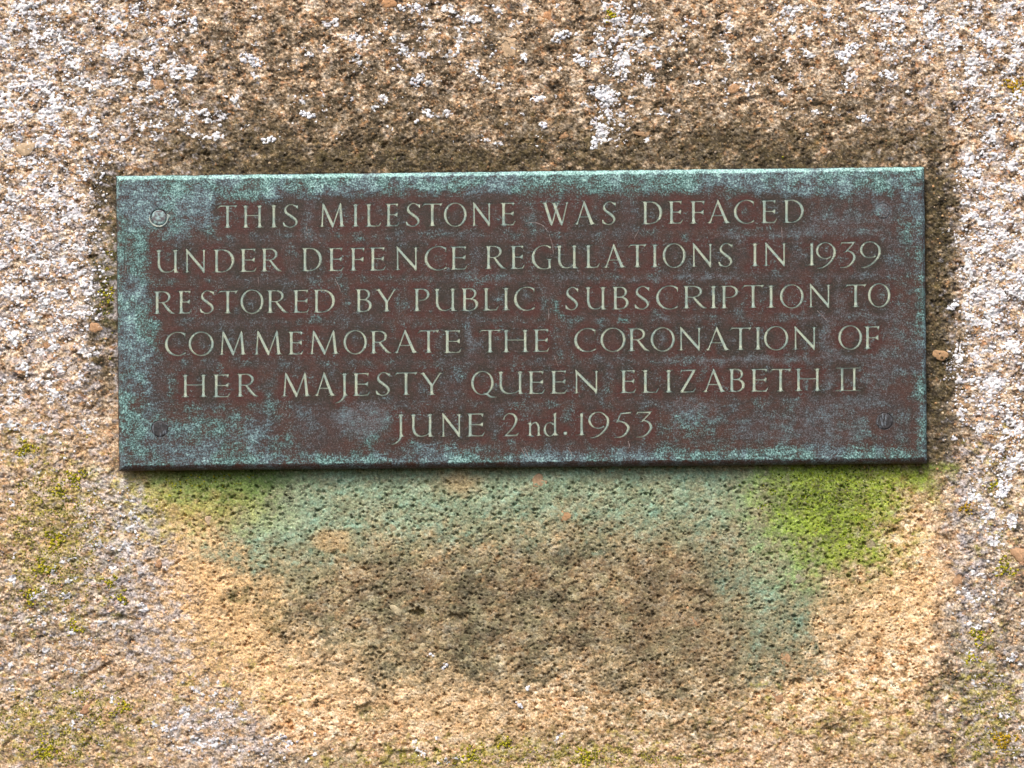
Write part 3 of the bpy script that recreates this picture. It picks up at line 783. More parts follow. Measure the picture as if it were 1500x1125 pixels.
for i, (nm, cx, cy, ax, ay, an, colr, hg, lab) in enumerate(PEB):
    r = np.random.default_rng(300 + i)
    seg, rg = 14, 6
    pts = []; ph = r.random(4) * 6.28
    for a in range(rg):
        el = a / (rg - 0.5) * math.pi / 2
        for s in range(seg):
            t = s / seg * 6.283
            k = 1 + 0.13 * math.sin(2 * t + ph[0]) + 0.12 * math.sin(3 * t + ph[1]) + 0.09 * math.sin(5 * t + ph[2]) + .10 * (r.random() - .5)
            x = math.cos(t) * ax * k * math.cos(el); y = math.sin(t) * ay * k * math.cos(el)
            c_, s_ = math.cos(R(an)), math.sin(R(an))
            pts.append(((x * c_ - y * s_) * 0.5, math.sin(el) * hg * .62 * (1 + 0.5 * (r.random() - .5)) , (x * s_ + y * c_) * 0.5))
    pts.append((0, hg * .6, 0))
    A = np.array(pts)
    hb = float(np.max(height_at(np.array([cx, cx - ax * .5, cx + ax * .5]), np.array([cy, cy, cy])))) - 0.6
    A[:seg, 1] = -3.0
    A[:, 1] += hb
    VV = np.stack([A[:, 0] * MM, -A[:, 1] * MM, A[:, 2] * MM], 1)
    F4 = [(a * seg + s, a * seg + (s + 1) % seg, (a + 1) * seg + (s + 1) % seg, (a + 1) * seg + s) for a in range(rg - 1) for s in range(seg)]
    F3 = [((rg - 1) * seg + s, (rg - 1) * seg + (s + 1) % seg, rg * seg) for s in range(seg)]
    tone = np.repeat((0.55 * np.array([lin(*colr)], np.float32) + 0.45 * np.array([lin(184, 154, 118)], np.float32)), len(VV), 0) * (0.62 + 0.45 * r.random((len(VV), 1)))
    x0, _, z0 = to_world(cx, cy, 0)
    link(nm, np_mesh(nm, VV, F3, F4, True, {'tone': tone}), m_pebble, stone, lab, loc=(x0, 0, z0))

# ================================================================== LETTER SHAPES
# every glyph is a list of polygons in pixels, x to the right from 0 to W, y up from the baseline, cap height H
TK, TH, MD = 4.5, 2.0, 2.9
def rib(pts, wid, n=6, closed=False):
    """ribbon of quads along a smooth curve with changing width"""
    P = [Vector(p) for p in pts]; out_p, out_w = [], []
    m = len(P)
    if m == 2 or n == 1:
        out_p, out_w = P, list(wid)
    else:
        for i in range(m if closed else m - 1):
            p0 = P[(i - 1) % m] if (closed or i > 0) else P[0] * 2 - P[1]
            p1, p2 = P[i], P[(i + 1) % m]
            p3 = P[(i + 2) % m] if (closed or i + 2 < m) else p2 * 2 - p1
            w1, w2_ = wid[i], wid[(i + 1) % m]
            for k in range(n):
                t = k / n; t2, t3 = t * t, t * t * t
                out_p.append(0.5 * ((2 * p1) + (-p0 + p2) * t + (2 * p0 - 5 * p1 + 4 * p2 - p3) * t2 + (-p0 + 3 * p1 - 3 * p2 + p3) * t3))
                out_w.append(w1 + (w2_ - w1) * (t * t * (3 - 2 * t)))
        if not closed: out_p.append(P[-1]); out_w.append(wid[-1])
    L, Rr = [], []
    K = len(out_p)
    for i in range(K):
        a = out_p[(i - 1) % K] if (closed or i > 0) else out_p[i]
        b_ = out_p[(i + 1) % K] if (closed or i < K - 1) else out_p[i]
        d = (b_ - a); d = d.normalized() if d.length > 1e-9 else Vector((1, 0))
        nn = Vector((-d.y, d.x)) * (out_w[i] * 0.83 + 0.36) * 0.5
        L.append(out_p[i] + nn); Rr.append(out_p[i] - nn)
    return [[L[i], L[(i + 1) % K], Rr[(i + 1) % K], Rr[i]] for i in range(K if closed else K - 1)]

def stem(x, y0, y1, w=TK, x1=None):
    x1 = x if x1 is None else x1
    return rib([(x, y0), (x + (x1 - x) * .25, y0 + (y1 - y0) * .25), (x + (x1 - x) * .75, y0 + (y1 - y0) * .75), (x1, y1)], [w + .5, w, w, w + .5], 1)

def serif(x, y, up, hl, hr, w=TK, rise=4.2, cup=0.7):
    """bracketed serif; up=1 for a foot standing on y, -1 for a head hanging from y"""
    p = []
    p.append((x - hl, y)); p.append((x - hl * .5, y + up * cup * .8)); p.append((x, y + up * cup)); p.append((x + hr * .5, y + up * cup * .8)); p.append((x + hr, y))
    for t in (0.0, .35, .7, 1.0):
        p.append((x + hr + (w / 2 - hr) * (1 - (1 - t) ** 1.6) , y + up * (1.1 + (rise - 1.1) * t ** 2.0)))
    for t in (1.0, .7, .35, 0.0):
        p.append((x - hl + (hl - w / 2) * (1 - (1 - t) ** 1.6), y + up * (1.1 + (rise - 1.1) * t ** 2.0)))
    q_ = [Vector(a) for a in p]
    return [q_]

def ellring(cx, cy, rx, ry, a0, a1, thick=TK, thin=1.7, tilt=12, n=26, closed=False):
    pts, wd = [], []
    N_ = n if not closed else n
    for i in range(N_ + (0 if closed else 1)):
        a = R(a0 + (a1 - a0) * i / N_)
        pts.append((cx + rx * math.cos(a), cy + ry * math.sin(a)))
        wd.append(thin + (thick - thin) * abs(math.cos(a - R(tilt))) ** 1.5)
    return rib(pts, wd, 1, closed)

def poly(*p): return [[Vector(a) for a in p]]

def top_bar_end_r(W, y, ln=5.5):     # right end of a top arm, serif hangs down
    return poly((W - 8, y), (W - 1.0, y + 0.2), (W, y + 0.4), (W - .9, y - ln), (W - 1.9, y - ln), (W - 4, y - 2.2), (W - 9, y - 1.8))
def bot_bar_end_r(W, ln=7.0):
    return poly((W - 9, 0), (W - 3.2, 0), (W, ln), (W - 1.1, ln), (W - 4.6, 2.4), (W - 10, 1.8))

def g_E(W, H):
    x = 5.6; t = W - 2.2
    return (stem(x, 0, H) + poly((0, H), (x, H - .3), (t - 5, H), (t - 5, H - 1.9), (x + 4, H - 2.0), (x + 1.8, H - 3.2), (x - 2, H - 3.6), (x - 3.4, H - 1.3), (0, H - .9))
            + top_bar_end_r(t, H) + poly((x, H * .54), (t - 3, H * .54), (t - 3, H * .54 - 1.8), (x, H * .54 - 1.8))
            + poly((t - 6, H * .54 - .2), (t - 1.8, H * .54 + 3.0), (t - .8, H * .54 + 3.0), (t - .9, H * .54 - 4.6), (t - 1.9, H * .54 - 4.6), (t - 6, H * .54 - 1.6))
            + poly((0, 0), (x, .3), (W - 8, 0), (W - 8, 1.8), (x + 5, 2.0), (x + 2, 3.4), (x - 2, 3.6), (x - 3.4, 1.4), (0, .9)) + bot_bar_end_r(W))
def g_F(W, H):
    x = 5.8
    return (stem(x, 0, H) + serif(x, 0, 1, 5.6, 5.6) + poly((0, H + .2), (x, H - .3), (W - 6, H), (W - 6, H - 1.9), (x + 4, H - 2.0), (x + 1.8, H - 3.2), (x - 2, H - 3.6), (x - 3.4, H - 1.3), (0, H - .7))
            + top_bar_end_r(W, H, 6.5) + poly((x, H * .52), (W - 4, H * .52), (W - 4, H * .52 - 1.8), (x, H * .52 - 1.8))
            + poly((W - 7, H * .52 - .2), (W - 2.6, H * .52 + 3.2), (W - 1.6, H * .52 + 3.2), (W - 1.4, H * .52 - 4.8), (W - 2.4, H * .52 - 4.8), (W - 7, H * .52 - 1.6)))
def g_I(W, H): return stem(W / 2, 0, H) + serif(W / 2, 0, 1, W / 2, W / 2) + serif(W / 2, H, -1, W / 2, W / 2, cup=1.3)
def g_L(W, H):
    x = 5.8
    return (stem(x, 0, H) + serif(x, H, -1, 5.8, 6, cup=1.2)
            + poly((0, 0), (x, .3), (W - 8, 0), (W - 8, 1.8), (x + 5, 2.1), (x + 2, 3.8), (x - 2, 3.8), (x - 3.4, 1.4), (0, .9)) + bot_bar_end_r(W, 7.5))
def g_T(W, H):
    x = W * .5
    return (stem(x, 0, H - 1) + serif(x, 0, 1, 5.4, 5.4) + poly((3, H - .2), (W - 3, H - .2), (W - 3, H - 2.1), (x + 4, H - 2.1), (x + 2, H - 3), (x - 2, H - 3), (x - 4, H - 2.1), (5, H - 2.1))
            + poly((0, H - 4.6), (.9, H - 5.3), (4.5, H - 2.6), (8, H - 1.9), (5, H + .1), (3.4, H - .3))
            + poly((W - 8, H - .4), (W - 2.4, H + .2), (W, H + .7), (W - 3.4, H - 4.9), (W - 4.3, H - 4.7), (W - 5, H - 2.5), (W - 9, H - 1.9)))
def g_H(W, H):
    a, b_ = 5.8, W - 5.8
    return (stem(a, 0, H, 4.2) + stem(b_, 0, H, 4.2) + serif(a, 0, 1, 5.8, 5.6) + serif(b_, 0, 1, 5.6, 5.8) + serif(a, H, -1, 5.8, 5.6, cup=1.3) + serif(b_, H, -1, 5.6, 5.8, cup=1.3)
            + poly((a, H * .57), (b_, H * .57), (b_, H * .57 - 1.7), (a, H * .57 - 1.7)))
def bowl(x0, cx, xr, yb, yt, th=TK, thin=1.6):
    ry = (yt - yb) / 2 - thin / 2; cy = (yt + yb) / 2; rx = xr - th / 2 - cx
    pts = [(x0, yt - thin / 2)]; wd = [thin]
    for i in range(15):
        a = R(90 - 180 * i / 14)
        pts.append((cx + rx * math.cos(a), cy + ry * math.sin(a))); wd.append(thin + (th - thin) * max(0, math.cos(a - R(5))) ** 1.3)
    pts.append((x0, yb + thin / 2)); wd.append(thin)
    return rib(pts, wd, 1)
def g_D(W, H):
    x = 5.6
    return (stem(x, 0, H) + poly((0, H), (x + 2, H), (x + 6, H), (x + 6, H - 1.6), (x + 2, H - 2.2), (x - 2, H - 3.4), (x - 3.3, H - 1.2), (0, H - .9))
            + poly((0, 0), (x + 6, 0), (x + 6, 1.6), (x + 2, 2.4), (x - 2, 3.4), (x - 3.3, 1.2), (0, .9)) + bowl(x, W * .40, W, 0, H, 4.9))
def g_P(W, H):
    x = 5.6
    return (stem(x, 0, H) + serif(x, 0, 1, 5.6, 5.6) + poly((0, H + .2), (x + 6, H), (x + 6, H - 1.6), (x + 2, H - 2.2), (x - 2, H - 3.4), (x - 3.3, H - 1.2), (0, H - .7))
            + bowl(x + 2.5, W * .50, W, H * .46, H, 4.3))
def g_R(W, H):
    x = 5.6; bw = W * .80 if W > 28 else W * .84
    return (stem(x, 0, H) + serif(x, 0, 1, 5.6, 5.4) + poly((0, H + .2), (x + 6, H), (x + 6, H - 1.6), (x + 2, H - 2.2), (x - 2, H - 3.4), (x - 3.3, H - 1.2), (0, H - .7))
            + bowl(x, bw * .52, bw, H * .48, H, 4.2)
            + rib([(W * .44, H * .50), (W * .62, H * .27), (W * .80, H * .08), (W * .90, 1.2), (W, 0.5)], [3.0, 4.3, 4.2, 2.4, .8], 4))
def g_B(W, H):
    x = 5.4
    return (stem(x, 0, H) + poly((0, H), (x + 6, H), (x + 6, H - 1.6), (x + 2, H - 2.2), (x - 2, H - 3.4), (x - 3.3, H - 1.2), (0, H - .9))
            + poly((0, 0), (x + 6, 0), (x + 6, 1.6), (x + 2, 2.4), (x - 2, 3.4), (x - 3.3, 1.2), (0, .9))
            + bowl(x, W * .48, W * .90, H * .52, H, 4.0) + bowl(x, W * .48, W, 0, H * .56, 4.8))
def g_O(W, H): return ellring(W / 2, H / 2, W / 2 - 1.9, H / 2 + .2, 0, 360, 4.5, 1.6, -14 + 180, 36, True)
def g_C(W, H):
    rx = W * .62; cx = rx + .2
    ring_ = ellring(cx, H / 2, rx - 2.2, H / 2 + .1, 52, 312, 4.9, 1.6, 10, 30)
    xt = cx + (rx - 2.2) * math.cos(R(52)); yt = H / 2 + (H / 2 + .1) * math.sin(R(52))
    xb = cx + (rx - 2.2) * math.cos(R(312)); yb = H / 2 + (H / 2 + .1) * math.sin(R(312))
    return (ring_ + poly((xt - 4, yt + 2.6), (xt, yt + 1.4), (W - 1, H - 1.6), (W - .2, H - 1.2), (W - .6, H - 9), (W - 1.6, H - 9), (xt - 1, yt - .5), (xt - 4, yt + .9))
            + poly((xb - 4, yb - 1.0), (xb, yb + .7), (W - .9, 8.5), (W + .1, 8.5), (W - 1.0, 1.8), (xb, yb - 2.2), (xb - 4, yb - 3.2)))
def g_G(W, H):
    rx = W * .62; cx = rx
    ring_ = ellring(cx, H / 2, rx - 2.2, H / 2 + .1, 54, 300, 4.9, 1.6, 10, 30)
    xt = cx + (rx - 2.2) * math.cos(R(54)); yt = H / 2 + (H / 2 + .1) * math.sin(R(54))
    xb = cx + (rx - 2.2) * math.cos(R(300)); yb = H / 2 + (H / 2 + .1) * math.sin(R(300))
    xs = W - 3.6
    return (ring_ + poly((xt - 4, yt + 2.2), (xt, yt + 1.2), (W - 3, H - 1.4), (W - 2.2, H - 1.0), (W - 2.6, H - 8), (W - 3.6, H - 8), (xt - 1, yt - .5), (xt - 4, yt + .7))
            + stem(xs, 1.2, H * .44, 3.8) + serif(xs, H * .45, -1, 5.4, 4.2, 3.8, 3.6) + poly((xb - 4, yb - .6), (xb, yb + .6), (xs - 1, 4.4), (xs + 1.9, 2.4), (xs + 1.9, .2), (xs, 0.4), (xb, yb - 1.2), (xb - 4, yb - 2.6)))
def g_Q(W, H):
    w_ = W * .90
    return g_O(w_, H) + rib([(w_ * .55, 2.2), (w_ * .70, 0.2), (w_ * .86, -3.4), (W + 1, -4.2)], [1.6, 3.4, 3.2, .8], 5)
def g_S(W, H):
    a = W
    return (rib([(a * .86, H - 3.0), (a * .66, H - .7), (a * .40, H - .9), (a * .17, H * .82), (a * .22, H * .64), (a * .52, H * .49), (a * .80, H * .34), (a * .88, H * .18), (a * .66, H * .035), (a * .38, .5), (a * .14, 3.2)],
                [2.2, 1.9, 2.0, 3.4, 4.4, 4.8, 4.4, 3.4, 2.0, 1.9, 2.2], 5)
            + poly((a * .72, H - .6), (a * .92, H - 1.4), (a * .97, H - .6), (a * .99, H - 7.2), (a * .94, H - 7.2), (a * .82, H - 3.8), (a * .7, H - 2.4))
            + poly((a * .25, .4), (a * .08, 1.6), (a * .04, .8), (0, 8.0), (a * .055, 8.0), (a * .17, 4.4), (a * .3, 2.4)))
def g_U(W, H):
    a, b_ = 5.6, W - 7.2
    return (rib([(a, H), (a, H * .6), (a + .2, H * .32), (a + (b_ - a) * .16, H * .10), (a + (b_ - a) * .45, 1.0), (a + (b_ - a) * .76, H * .07), (b_, H * .20)], [4.6, 4.2, 4.3, 3.8, 2.2, 1.8, 2.0], 5)
            + serif(a, H, -1, 5.6, 5.8, cup=1.3) + stem(b_, 0, H, 4.2) + serif(b_, H, -1, 5.8, 6.4, cup=1.3)
            + poly((b_ - 2, 0.8), (b_ - 2.1, 4), (b_ + 2, 4.2), (b_ + 3.6, 1.5), (b_ + 7.2, .9), (b_ + 7.2, 0), (b_ + 1, .2)))
def g_J(W, H, low=11):      # W counts the head serif only; the tail swings out left of it
    x = W / 2 + .4
    return (rib([(x, H), (x, H * .5), (x, H * .1), (x - 1.0, -H * .06), (x - 5.5, -H * .22), (x - 11, -H * .30), (x - 14, -H * .30)], [4.6, 4.2, 4.2, 4.0, 3.0, 1.8, 1.0], 4)
            + serif(x, H, -1, W / 2 + 1, W / 2 + .5, cup=1.2) + poly((x, 0), (x + 5.5, 0.1), (x + 5.5, .9), (x + 3.4, 1.6), (x + 2, 4), (x, 4)))
def g_M(W, H):
    l0, l1, mid, r1, r0 = 4.6, W * .165, W * .52, W * .80, W - 5.4
    return (stem(l0, 0, H, 2.5, l1) + serif(l0, 0, 1, 4.6, 4.8, 2.5, 3.4) + rib([(l1 - .9, H + 1.6), (l1 + .5, H - 2), (mid - .6, 3), (mid + .2, -.8)], [.8, 3.8, 4.6, 1.4], 1)
            + rib([(mid, -.4), (mid + .6, 2), (r1 - .4, H - 1)], [1.2, 2.2, 2.0], 1) + rib([(r1 + .1, H + 1.8), (r1 + .3, H - 2), (r0, 0)], [.9, 3.8, 4.7], 1) + serif(r0, 0, 1, 5.4, 5.4, 4.7, 3.8))
def g_N(W, H):
    a, b_ = 5.0, W - 5.6
    return (stem(a + .4, 0, H - 1, 2.4) + serif(a + .4, 0, 1, 5.2, 5.2, 2.4, 3.4) + rib([(a - 1.2, H + 1.4), (a + .8, H - 2.2), (b_ - .8, 3.5), (b_ + .4, -1.0)], [.8, 3.9, 4.5, 1.2], 1)
            + stem(b_ + .2, -.4, H, 2.4) + serif(b_ + .2, H, -1, 5.2, 5.4, 2.4, 3.8, cup=1.2))
def g_A(W, H):
    a, b_, m_ = 4.8, W - 5.4, W * .48
    xa = a + (m_ - a) * .36; xb = b_ + (m_ - b_) * .36
    return (stem(a, 0, H - 2, 2.2, m_ - .6) + serif(a, 0, 1, 4.8, 5.0, 2.4, 3.4) + rib([(m_ - .6, H + 1.6), (m_ + .1, H - 2.4), (b_, 0)], [.8, 3.8, 4.6], 1)
            + serif(b_, 0, 1, 5.6, 5.4, 4.4, 3.8) + poly((xa, H * .365), (xb, H * .365), (xb, H * .365 - 1.7), (xa, H * .365 - 1.7)))
def g_W(W, H):
    return (rib([(W * .145, H), (W * .36, 2.5), (W * .385, -1)], [4.6, 4.3, 1.2], 1) + rib([(W * .385, -.6), (W * .40, 2.5), (W * .58, H - .5)], [1.2, 2.2, 2.0], 1)
            + rib([(W * .44, H - .5), (W * .69, 2.5), (W * .715, -1)], [4.2, 4.2, 1.2], 1) + rib([(W * .715, -.6), (W * .73, 2.5), (W * .885, H)], [1.2, 2.2, 2.2], 1)
            + serif(W * .145, H, -1, W * .145, 6.0, 4.4, 3.6, 1.2) + serif(W * .885, H, -1, 5.4, W * .115, 2.4, 3.6, 1.2) + serif(W * .44, H, -1, 5.0, 3.0, 4.0, 3.0, .8) + serif(W * .58, H, -1, 3.0, 4.6, 2.2, 3.0, .8))
def g_Y(W, H):
    c_ = W * .52
    return (stem(c_, 0, H * .46, 4.3) + serif(c_, 0, 1, 6, 6) + rib([(6.0, H - .4), (c_ + .2, H * .42)], [4.3, 4.2], 1) + rib([(W - 5.2, H - .4), (c_ + .8, H * .42)], [2.2, 2.6], 1)
            + serif(6.0, H, -1, 6, 5.6, 4.2, 3.2, 1.1) + serif(W - 5.2, H, -1, 5.6, 5.2, 2.2, 3.2, 1.1))
def g_Z(W, H):
    return (poly((2.4, H), (W, H + .4), (W, H - 1.0), (W - 4, H - 2.0), (4, H - 2.0)) + poly((2.2, H + .2), (4.4, H), (3.2, H - 3.2), (0.9, H - 6.4), (.2, H - 6.0))
            + rib([(W - 3.0, H - 1.2), (2.6, 1.2)], [4.4, 4.4], 1) + poly((-.2, 0), (W - 4, 0), (W - 4, 2.0), (1.4, 2.0)) + bot_bar_end_r(W, 7.2))
def g_II(W, H):
    a, b_ = W * .26, W * .74
    return stem(a, 0, H, 3.9) + stem(b_, 0, H, 3.9) + poly((0, H + .3), (W * .5, H - .1), (W, H + .3), (W, H - 1.2), (0, H - 1.2)) + poly((0, 0), (W, 0), (W, 1.5), (0, 1.5))
def g_1(W, H):
    c_ = W * .60
    return stem(c_, 0, H - 1, 4.2) + serif(c_, 0, 1, c_, W - c_, 4.2, 3.4) + poly((c_ + 1.9, H + 1), (c_ + 2.3, H - 3), (c_ - 1, H - 6.2), (0, H - 7.6), (0, H - 8.4), (c_ - 3, H - 7.2), (c_ + 2, H - 8), (c_ + 1, H - 4))
def g_9(W, H):      # bowl above, tail swinging below the line
    cy = H * .655; ry = H * .345; cx = W * .46; rx = W * .46
    pts = [(cx + rx * math.cos(R(a)) * .97, cy + ry * math.sin(R(a))) for a in range(-48, -330, -18)]
    wd = [1.5 + 2.8 * abs(math.cos(R(a + 8))) ** 1.6 for a in range(-48, -330, -18)]
    return (rib(pts, wd, 1) + rib([(cx + rx * .70, cy + ry * .68), (W * .93, cy + ry * .2), (W * .93, H * .45), (W * .74, H * .18), (W * .46, -.3), (W * .2, -3.2), (W * .02, -3.2)], [1.8, 3.8, 4.4, 4.0, 2.8, 2.0, .9], 5))
def g_3(W, H):
    return (poly((W * .10, H), (W * .98, H + .8), (W, H + .2), (W * .86, H - 2.2), (W * .16, H - 2.1), (W * .03, H - 5.6), (0, H - 5.2)) + rib([(W * .88, H - 1.5), (W * .36, H * .57)], [2.2, 2.0], 1)
            + rib([(W * .26, H * .545), (W * .5, H * .62), (W * .80, H * .52), (W * .92, H * .32), (W * .74, H * .08), (W * .42, -2.4), (W * .02, -3.0)], [1.2, 2.2, 3.4, 4.6, 4.0, 2.4, 1.0], 5))
def g_5(W, H):
    return (poly((W * .36, H - .6), (W * .95, H + .8), (W, H + 1.2), (W * .90, H - 2.4), (W * .36, H - 3.0)) + rib([(W * .40, H - 1.2), (W * .16, H * .56)], [2.0, 1.9], 1)
            + rib([(W * .12, H * .56), (W * .40, H * .60), (W * .68, H * .48), (W * .80, H * .30), (W * .64, H * .06), (W * .38, -2.4), (W * .02, -3.0)], [1.2, 2.4, 3.6, 4.6, 4.0, 2.4, 1.0], 5))
def g_2(W, H):
    return (rib([(W * .03, H * .70), (W * .10, H * .86), (W * .34, H - .6), (W * .66, H * .92), (W * .80, H * .72), (W * .70, H * .48), (W * .46, H * .26), (W * .12, 1.2)], [2.4, 1.9, 2.0, 3.4, 4.4, 3.8, 2.6, 1.8], 5)
            + poly((W * .0, 0), (W * .86, 0), (W, 6), (W * .94, 6), (W * .78, 2.6), (W * .16, 2.6)))
def g_n(W, H):
    h_ = H * .60; a, b_ = W * .24, W * .80
    return (stem(a, 0, h_, 3.4) + serif(a, 0, 1, a, 4.0, 3.4, 2.6, .4) + poly((0, h_ - 2.6), (a + 1.7, h_ + 1.6), (a + 1.7, h_ - 4), (a - 1.6, h_ - 3.4))
            + rib([(a, h_ * .66), (W * .44, h_ * .92), (W * .64, h_ * .95), (b_ - .4, h_ * .70), (b_, h_ * .4), (b_, 0)], [1.5, 2.2, 3.0, 3.4, 3.4, 3.6], 4) + serif(b_, 0, 1, 4.0, W - b_, 3.4, 2.6, .4))
def g_d(W, H):
    h_ = H * .58; b_ = W * .76
    return (stem(b_, .6, H - 1, 3.4) + poly((b_ - 4.6, H - 3), (b_ + 1.7, H + .8), (b_ + 1.7, H - 5), (b_ - 1.6, H - 4)) + poly((b_ - 1, 0), (W, .6), (W, 1.4), (b_ + 1.7, 4), (b_ - 1, 4))
            + ellring(W * .42, h_ * .48, W * .42 - 1.8, h_ * .5, 45, 325, 3.8, 1.5, 10, 20) + poly((W * .58, h_ * .98), (b_, h_ * .86), (b_, h_ * .74), (W * .58, h_ * .86)) + poly((W * .60, 1.6), (b_, 3.6), (b_, 2.2), (W * .60, .2)))
def g_dot(W, H):
    return [[Vector((W / 2 + W * .45 * math.cos(a / 10 * 6.283), W / 2 + W * .45 * math.sin(a / 10 * 6.283))) for a in range(10)]]
GL = {'A': g_A, 'B': g_B, 'C': g_C, 'D': g_D, 'E': g_E, 'F': g_F, 'G': g_G, 'H': g_H, 'I': g_I, 'J': g_J, 'L': g_L, 'M': g_M, 'N': g_N, 'O': g_O, 'P': g_P, 'Q': g_Q, 'R': g_R, 'S': g_S,
      'T': g_T, 'U': g_U, 'W': g_W, 'Y': g_Y, 'Z': g_Z, '#': g_II, '1': g_1, '2': g_2, '3': g_3, '5': g_5, '9': g_9, 'n': g_n, 'd': g_d, '.': g_dot}

# lines: (baseline y at x=750, slope, cap height, [(word, [(x0, x1) per letter])])
ROWS = [
 (330.1, -.0093, 33.8, [('THIS', [(318, 348.4), (354, 386), (395.4, 406.6), (414, 437)]),
   ('MILESTONE', [(467, 506), (515, 526.4), (534.4, 559), (563.6, 585.6), (594, 615.6), (617.4, 649), (650, 683.6), (689, 722), (732, 755.6)]),
   ('WAS', [(791, 836), (840, 873), (881.6, 902.4)]), ('DEFACED', [(939.6, 970.6), (978, 1001), (1010, 1032.4), (1034.6, 1070.6), (1074.6, 1105), (1114, 1138.6), (1146.6, 1178)])]),
 (394.0, -.0110, 34.2, [('UNDER', [(227, 264), (268.4, 304), (311.6, 343.6), (350.6, 376.4), (381.6, 413)]),
   ('DEFENCE', [(441, 472), (480, 504), (511.6, 534), (540.4, 565.6), (577, 614.4), (621.4, 654.4), (659, 685)]),
   ('REGULATIONS', [(710, 741.6), (746.6, 769), (778.4, 808.6), (813.6, 848.4), (856, 879), (882.6, 917), (919.6, 947.6), (952.6, 965.8), (970.6, 1004.4), (1011, 1046), (1052.4, 1073.6)]),
   ('IN', [(1098.8, 1113), (1117, 1154)]), ('1939', [(1179, 1196), (1196.4, 1224), (1230, 1253.6), (1261, 1290)])]),
 (454.8, -.0100, 33.8, [('RESTORED', [(224.4, 256.4), (259.6, 281.4), (292.4, 314), (318, 349), (352, 386), (390, 422.4), (428, 453.6), (458, 491)]),
   ('BY', [(520, 545), (547.4, 583.6)]), ('PUBLIC', [(605, 629.4), (634.6, 670.4), (675, 701), (706.4, 731), (735, 747.4), (752.4, 783.4)]),
   ('SUBSCRIPTION', [(828, 847.4), (856, 890.4), (896, 921.4), (929.4, 951.6), (960.6, 993.4), (1000, 1036), (1038.4, 1052), (1055, 1081.4), (1086.4, 1120), (1122.6, 1136.4), (1142.4, 1177.4), (1182.4, 1219)]),
   ('TO', [(1237, 1270), (1271.4, 1304.4)])]),
 (516.0, -.0095, 33.8, [('COMMEMORATE', [(241, 272), (276, 313), (320, 361.4), (371, 413.6), (421, 445), (452, 497), (503, 537.6), (541.6, 573.6), (576, 612.4), (611.6, 644), (649.4, 676.4)]),
   ('THE', [(701, 734.4), (735.6, 775), (780.4, 805.4)]),
   ('CORONATION', [(840.6, 873), (879.4, 916.4), (919.6, 952), (953, 988.6), (992.4, 1029.4), (1032, 1069.6), (1068, 1101.6), (1104.4, 1116.4), (1119, 1155), (1160, 1198)]),
   ('OF', [(1228, 1263), (1265, 1288.4)])]),
 (577.4, -.0100, 33.8, [('HER', [(265.6, 303.6), (311, 337.6), (346, 378.6)]), ('MAJESTY', [(411.6, 455), (459, 492), (498.4, 510), (516, 542.4), (550.4, 572), (577.4, 612), (612.6, 650.4)]),
   ('QUEEN', [(690, 727), (728, 769), (772.4, 798.6), (805.6, 831.4), (839, 879)]),
   ('ELIZABETH', [(908, 932.4), (939.6, 965.6), (972.4, 986.6), (995.6, 1020), (1028.5, 1063.6), (1066.6, 1091.4), (1099, 1126), (1127, 1160), (1164, 1203)]), ('#', [(1224, 1261)])]),
 (638.8, -.0090, 34.0, [('JUNE', [(579.6, 594), (600, 637), (644, 678), (683, 710.6)]), ('2', [(737, 761)]), ('nd.', [(771, 793.6), (796, 818.4), (824.6, 831.6)]),
   ('1953', [(843, 858), (863, 892), (899, 926), (931, 955.6)])]),
]

# ------------------------------------------------------------------ cut the plaque face: one triangulation holds face, letters, plugs and scratches
pv, pf, owner = [], [], []          # points, polygons, owner id per polygon
letters = []                        # (name, label)
def add_poly(points, own):
    s = len(pv)
    cleaned = []
    for p in points:
        if not cleaned or (abs(p[0] - cleaned[-1][0]) + abs(p[1] - cleaned[-1][1])) > 1e-4: cleaned.append(p)
    if len(cleaned) < 3: return
    ar = sum(cleaned[i][0] * cleaned[(i + 1) % len(cleaned)][1] - cleaned[(i + 1) % len(cleaned)][0] * cleaned[i][1] for i in range(len(cleaned)))
    if abs(ar) < 1e-3: return
    if ar < 0: cleaned = cleaned[::-1]
    pv.extend(cleaned); pf.append(list(range(s, len(pv)))); owner.append(own)

ORD = ['first', 'second', 'third', 'fourth', 'fifth', 'sixth', 'seventh', 'eighth', 'ninth', 'tenth', 'eleventh', 'twelfth']
# inner outline of the face (inside the bevel)
INS = (9.0, 7.5, 7.5, 9.5)          # left, top, right, bottom
tl = (QUAD[0][0] + INS[0], QUAD[0][1] + INS[1]); tr = (QUAD[1][0] - INS[2], QUAD[1][1] + INS[1])
brr = (QUAD[2][0] - INS[2], QUAD[2][1] - INS[3]); bl = (QUAD[3][0] + INS[0], QUAD[3][1] - INS[3])
def edge_pts(a, b_, n):
    return [(a[0] + (b_[0] - a[0]) * i / n, a[1] + (b_[1] - a[1]) * i / n) for i in range(n)]
inner = edge_pts(tl, tr, 290) + edge_pts(tr, brr, 106) + edge_pts(brr, bl, 290) + edge_pts(bl, tl, 106)
outer = edge_pts(QUAD[0], QUAD[1], 290) + edge_pts(QUAD[1], QUAD[2], 106) + edge_pts(QUAD[2], QUAD[3], 290) + edge_pts(QUAD[3], QUAD[0], 106)
def wob(p, s, amp):
    a = float(fbm(np.array([p[0] / 22.0]), np.array([p[1] / 22.0]), s, 3)[0]); b_ = float(fbm(np.array([p[0] / 22.0]), np.array([p[1] / 22.0]), s + 5, 3)[0])
    return (p[0] + a * amp, p[1] + b_ * amp)
inner = [wob(p, 170, 0.9) for p in inner]
outer = [wob(p, 180, 0.7) for p in outer]
